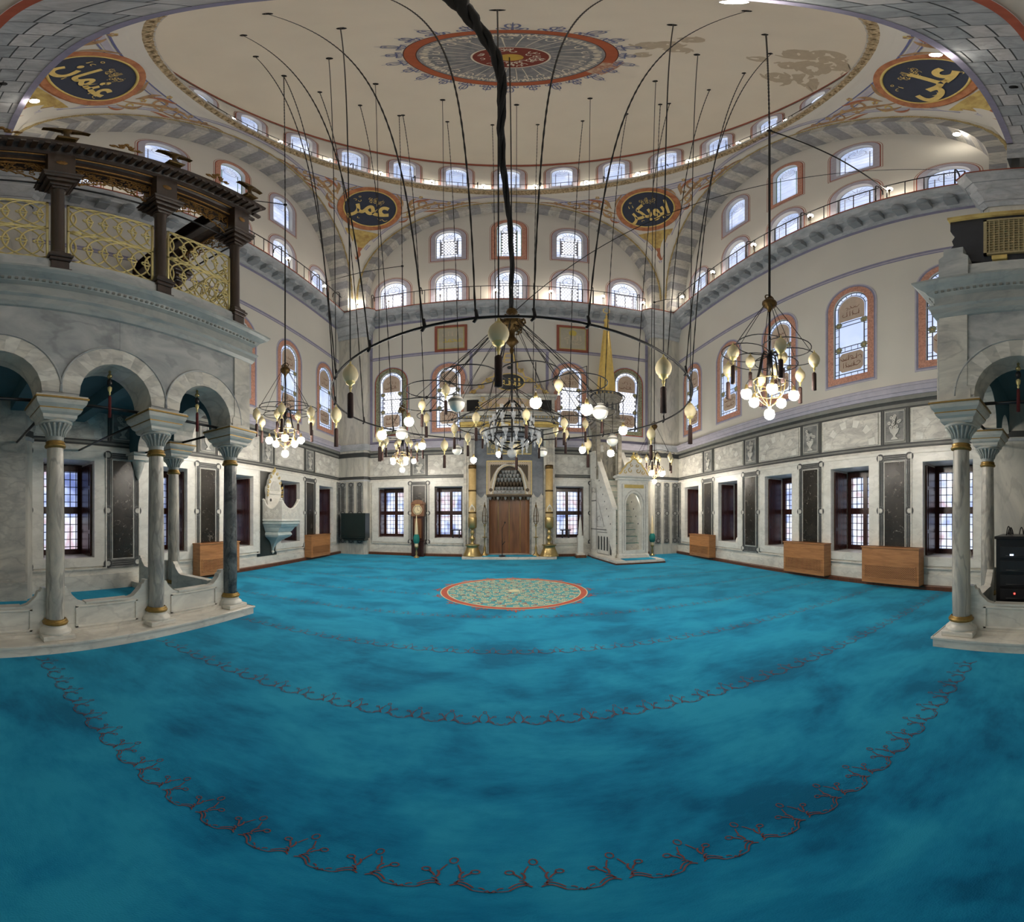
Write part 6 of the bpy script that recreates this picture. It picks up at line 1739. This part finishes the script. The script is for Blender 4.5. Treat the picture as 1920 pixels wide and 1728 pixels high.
def great_chandelier():
    cx,cy=0.02,7.1
    r=empty('great_chandelier',(cx,cy,3.9),0,'huge central ring chandelier with eggs, glass globes and a crystal cluster','chandelier')
    def part(nm,mat,draw,par=None):
        m=MB(); draw(m); return obj(m,nm,mat,par or r)
    RO=3.47
    part('outer_ring','iron',lambda m:hoop(m,(0,0,0),RO,.020,96))
    rods=[math.radians(-93+36*k) for k in range(10)]
    dz=lambda q:22.3+4.9*sqrt(1-(q/RD)**2)-3.9
    for a in rods:
        p0=(RO*cos(a),RO*sin(a),.0); q=3.62
        part('suspension_rod','chain',lambda m:m.tube([p0,(q*cos(a),q*sin(a),dz(q))],.009,5))
        part('dome_hook','iron',lambda m:m.lathe([(.09,0),(.07,-.02),(.015,-.06)],10,(q*cos(a),q*sin(a),dz(q))))
        egg(r,(RO*cos(a),RO*sin(a),-.02),1.25)
    for k in range(20):
        t=-92+18*k-9; d=(t+92+180)%360-180
        f=.55+.45*min(1,max(0,(abs(d)-30)/70)); t2=math.radians(-92+d*f); t1=math.radians(-92+d); q=4.9
        if min(abs(d+48),abs(d-48))<9 and d>0: continue
        part('suspension_cord','chain',lambda m:m.tube(*cord_pts((RO*cos(t2),RO*sin(t2),0),(q*cos(t1),q*sin(t1),dz(q)),True,.0075 if abs(d)<70 else .009,90),5))
        part('dome_hook','iron',lambda m:m.lathe([(.075,0),(.06,-.02),(.015,-.06)],10,(q*cos(t1),q*sin(t1),dz(q))))
        part('cord_hook','iron',lambda m:m.tube([(RO*cos(t2),RO*sin(t2),.12),(RO*cos(t2)+.02,RO*sin(t2),0),(RO*cos(t2)-.02,RO*sin(t2),-.06)],.02,5))
    # crown and stem
    def crown(m):
        m.lathe([(.03,2.42),(.10,2.38),(.12,2.30),(.06,2.22),(.10,2.16),(.18,2.10),(.24,2.0),(.22,1.92),(.12,1.84),(.06,1.76),(.05,1.66),(.10,1.58),(.14,1.50),(.08,1.44),(.03,1.36),(.05,1.28),(.02,1.2)],18)
        for k in range(12):
            a=2*pi*k/12
            m.tube([(q*cos(a),q*sin(a),z) for q,z in ((.16,2.12),(.26,2.10),(.27,2.02),(.21,1.98))],.022,5)
            m.tube([(q*cos(a+.26),q*sin(a+.26),z) for q,z in ((.10,1.88),(.2,1.86),(.2,1.78),(.12,1.75))],.016,5)
    part('crown','bronze',crown)
    part('stem','iron',lambda m:m.tube([(0,0,2.0),(0,0,-.3)],.022,6))
    part('main_rod','chain',lambda m:m.tube([(0,0,2.4),(-.05,.1,dz(.1))],.013,5))
    # chain of twelve small rings
    RC=1.78; n=12; off=math.radians(-90+8)
    for k in range(n):
        a=off+2*pi*k/n
        part('small_ring','iron',lambda m:hoop(m,(RC*cos(a),RC*sin(a),0),.455,.011,30))
        b=a+pi/n; J=(1.72*cos(b),1.72*sin(b),0)
        part('tie_rod','iron',lambda m:[m.tube([(.2*cos(b),.2*sin(b),2.0),J],.008,4),m.tube([(.15*cos(b),.15*sin(b),1.9),(J[0]*1.12,J[1]*1.12,0)],.006,4),m.sphere(J,.035,6,5)])
        if k%2==0 or k in (3,9): egg(r,(J[0]*1.05,J[1]*1.05,-.02),.82)
        O=(2.2*cos(a),2.2*sin(a),0)
        part('drop_rod','iron',lambda m:m.tube([O,(O[0],O[1],-.50)],.007,4))
        if k%2==0: bulb_globe(r,(O[0],O[1],-.66),.06)
        else:
            g=part('glass_globe',['milk_glass','line_mid'],lambda m:[m.sphere((O[0],O[1],-.62),.125,16,10,0),m.lathe([(.126,-.01),(.127,.02),(.126,.035)],16,(O[0],O[1],-.60),1),m.lathe([(.05,.12),(.06,.14),(.05,.15)],10,(O[0],O[1],-.62),1)])
        if k%3==0: bulb_globe(r,(2.55*cos(b),2.55*sin(b),-.78),.06); part('drop_rod','iron',lambda m:[m.tube([J,(2.55*cos(b),2.55*sin(b),-.1),(2.55*cos(b),2.55*sin(b),-.62)],.007,4)])
    # inner tier
    part('inner_ring','iron',lambda m:hoop(m,(0,0,-.42),1.15,.013,48))
    for k in range(8):
        a=2*pi*k/8+.2
        part('tie_rod','iron',lambda m:m.tube([(.05*cos(a),.05*sin(a),.4),(1.15*cos(a),1.15*sin(a),-.42)],.007,4))
        egg(r,(1.15*cos(a),1.15*sin(a),-.40),.8)
    part('inner_ring','iron',lambda m:hoop(m,(0,0,-.62),.62,.014,36))
    part('crystal_frame','iron',lambda m:[hoop(m,(0,0,-.15),.28,.02,24),hoop(m,(0,0,-.4),.42,.02,28),hoop(m,(0,0,-.7),.52,.02,30)]+[m.tube([(q*cos(k*pi/4),q*sin(k*pi/4),z) for q,z in ((.05,.1),(.28,-.15),(.42,-.4),(.52,-.7),(.3,-.88),(.02,-.95))],.014,5) for k in range(8)])
    rr=random.Random(4)
    for (q,z,n_,s) in ((.28,-.12,8,.8),(.42,-.36,12,.9),(.54,-.66,14,1.05),(.30,-.86,8,.9)):
        for k in range(n_):
            a=2*pi*k/n_+rr.uniform(-.1,.1)
            x,y=q*cos(a),q*sin(a)
            m=MB(); m.T=Matrix.Translation((x,y,z))@Matrix.Scale(s,4)
            m.lathe([(.055,.1),(.045,.06),(.05,.0),(.03,-.06),(.01,-.1),(.022,-.13),(.012,-.17),(.001,-.19)],8,smooth=False); c=obj(m,'crystal_drop','crystal',r)
    part('bottom_globe','crystal',lambda m:m.sphere((0,0,-1.02),.10,14,9))
    return r
great_chandelier()

def cable():
    m=MB(); A_=Vector((.0,7.05,6.28)); B_=Vector((-.28,1.25,15.2)); n=60
    P=[];R=[]
    rr=random.Random(8)
    for s in range(3):
        ph=s*2.1
        P=[A_.lerp(B_,i/n)+Vector((.03*cos(ph+i*.35)+.04*sin(i*.21),.02,.03*sin(ph+i*.35))) for i in range(n+1)]
        m.tube(P,[.021+.012*(i/n)+.004*sin(i*1.7+ph) for i in range(n+1)],7)
    o=m.build('power_cable',M['chain'])
    o['label']='thick black cable bundle sloping from overhead down to the central chandelier'; o['category']='cable'
cable()
m_=MB(); m_.tube([(.05,7.1,6.2),(3.3,4.8,9.1),(6.5,2.4,12.0)],.009,5); o_=m_.build('stay_wire',M['chain']); tag(o_,'thin wire stretched from the central chandelier crown to the right gallery railing','wire')

# ------------------------------------------------------------------ gallery railings and lamps
def railing(name,label,F,x0,x1,d,z,h,step,group=None,skip=None):
    r=empty(name,(0,0,0),0,label,'railing'); r.matrix_world=F@Matrix.Translation((0,-d,z))
    m=MB(); m.tube([(x0,0,h),(x1,0,h)],.018,6); m.tube([(x0,0,h*.98),(x0,0,0)],.018,6); m.tube([(x1,0,h*.98),(x1,0,0)],.018,6); obj(m,'handrail','iron',r)
    m=MB(); m.tube([(0,0,0),(0,0,h)],.013,5); p=obj(m,'post','iron',r); n=int((x1-x0)/step)
    for i in range(1,n):
        q=p if i==1 else p.copy()
        if i>1: COL.objects.link(q); q.parent=r
        q.location=(x0+(x1-x0)*i/n,0,0)
    return r
def stayhook(r,x,h):
    m=MB(); m.tube([(x,0,0),(x,0,h+.12)]+[(x+.0,.16-.16*cos(t),h+.12+.16*sin(t)) for t in [pi*k/8 for k in range(1,8)]]+[(x,.32,h+.02)],.018,5); obj(m,'curved_stay','iron',r)
rb_=railing('gallery_railing','black iron railing on the cornice of the far wall',FB,-5.45,5.45,.42,11.03,.82,.42)
for x in (-5.5,-3.45,-1.35,.95,3.25,5.2): stayhook(rb_,x,.82)
rl_=railing('gallery_railing','black iron railing on the cornice of the left wall',FL,-5.2,6.0,.42,11.03,.82,.42)
for x in (-3,-.6,1.7,4.0,5.6): stayhook(rl_,x,.82)
rr_=railing('gallery_railing','black iron railing on the cornice of the right wall',FR,-6.0,5.2,.42,11.03,.82,.42)
for x in (-5.6,-3.4,-1.2,1.0,3.2,5.0): stayhook(rr_,x,.82)
def drum_rail():
    r=empty('dome_railing',(0,DY,ZR+.74),0,'thin dark railing on the gilt cornice ring below the dome','railing')
    q=A-.18; a0,a1=-.35,pi+.35
    m=MB(); m.tube([(q*cos(a),q*sin(a),.62) for a in [a0+(a1-a0)*k/80 for k in range(81)]],.016,5); obj(m,'handrail','iron',r)
    m=MB(); m.tube([(0,0,0),(0,0,.62)],.012,5); p=obj(m,'post','iron',r)
    for i in range(56):
        c=p if i==0 else p.copy()
        if i: COL.objects.link(c); c.parent=r
        a=a0+(a1-a0)*i/55; c.location=(q*cos(a),q*sin(a),0)
    for k in range(10):
        a=a0+(a1-a0)*(k+.5)/10
        m=MB(); m.tube([(q*cos(a),q*sin(a),0),(q*cos(a),q*sin(a),.8),((q+.1)*cos(a),(q+.1)*sin(a),.92),((q+.2)*cos(a),(q+.2)*sin(a),.8)],.018,5); obj(m,'curved_stay','iron',r)
drum_rail()
def lamp():
    r=empty('cornice_lamp',(0,0,0),0,'x','lamp','small lit lamps along the cornices')
    m=MB(); m.lathe([(.05,0),(.05,.02),(.014,.03),(.012,.40),(.03,.42),(.05,.46)],8); obj(m,'stem','bronze',r)
    m=MB(); m.sphere((0,0,.52),.075,10,7); obj(m,'bulb','lamp_glow',r)
    return r
lp=lamp(); _u=[0]
ORD=['first','second','third','fourth','fifth','sixth','seventh','eighth','ninth','tenth','eleventh','twelfth','thirteenth']
def put_lamp(x,y,z,label):
    o=lp if not _u[0] else dup(lp)
    _u[0]=1; o.location=(x,y,z); o['label']=label
for i,x in enumerate((-6.02,-4.75,-2.65,-.5,1.6,3.65,5.35)): put_lamp(x,13.42 if i else 13.2,11.035,'small lit lamp on the far wall cornice, %s from the left corner'%ORD[i])
for i,y in enumerate((11.4,9.1,6.9,4.7,2.5)): put_lamp(-6.56,y,11.035,'small lit lamp on the left wall cornice, %s from the far corner'%ORD[i])
for i,y in enumerate((12.3,10.1,7.93,5.74,3.54)): put_lamp(6.56,y,11.035,'small lit lamp on the right wall cornice, %s from the far corner'%ORD[i])
for i in range(12):
    a=math.radians(189-18*i) if i<11 else math.radians(-9)
    a=math.radians(189-18*i)
    put_lamp((A-.12)*cos(a),DY+(A-.12)*sin(a),ZR+.735,'small lit lamp on the dome cornice ring, %s counted from the left'%ORD[i])
def soffit_lamp(x,y,z,label):
    r=empty('arch_lamp',(x,y,z),0,label,'lamp')
    m=MB(); m.lathe([(.06,.0),(.06,-.03),(.02,-.05),(.02,-.09)],8); obj(m,'mount','bronze',r)
    m=MB(); m.sphere((0,0,-.15),.08,10,7); obj(m,'bulb','lamp_soft',r)
soffit_lamp(3.66,1.40,16.3,'lit lamp hanging at the edge of the near stone arch, right of the dome')
soffit_lamp(-5.2,1.22,14.3,'lit lamp hanging at the edge of the near stone arch, upper left')
soffit_lamp(6.40,2.0,14.40,'lit lamp under the striped arch at the far upper right')
soffit_lamp(1.05,1.50,17.5,'lit lamp at the crown of the near stone arch, top edge')
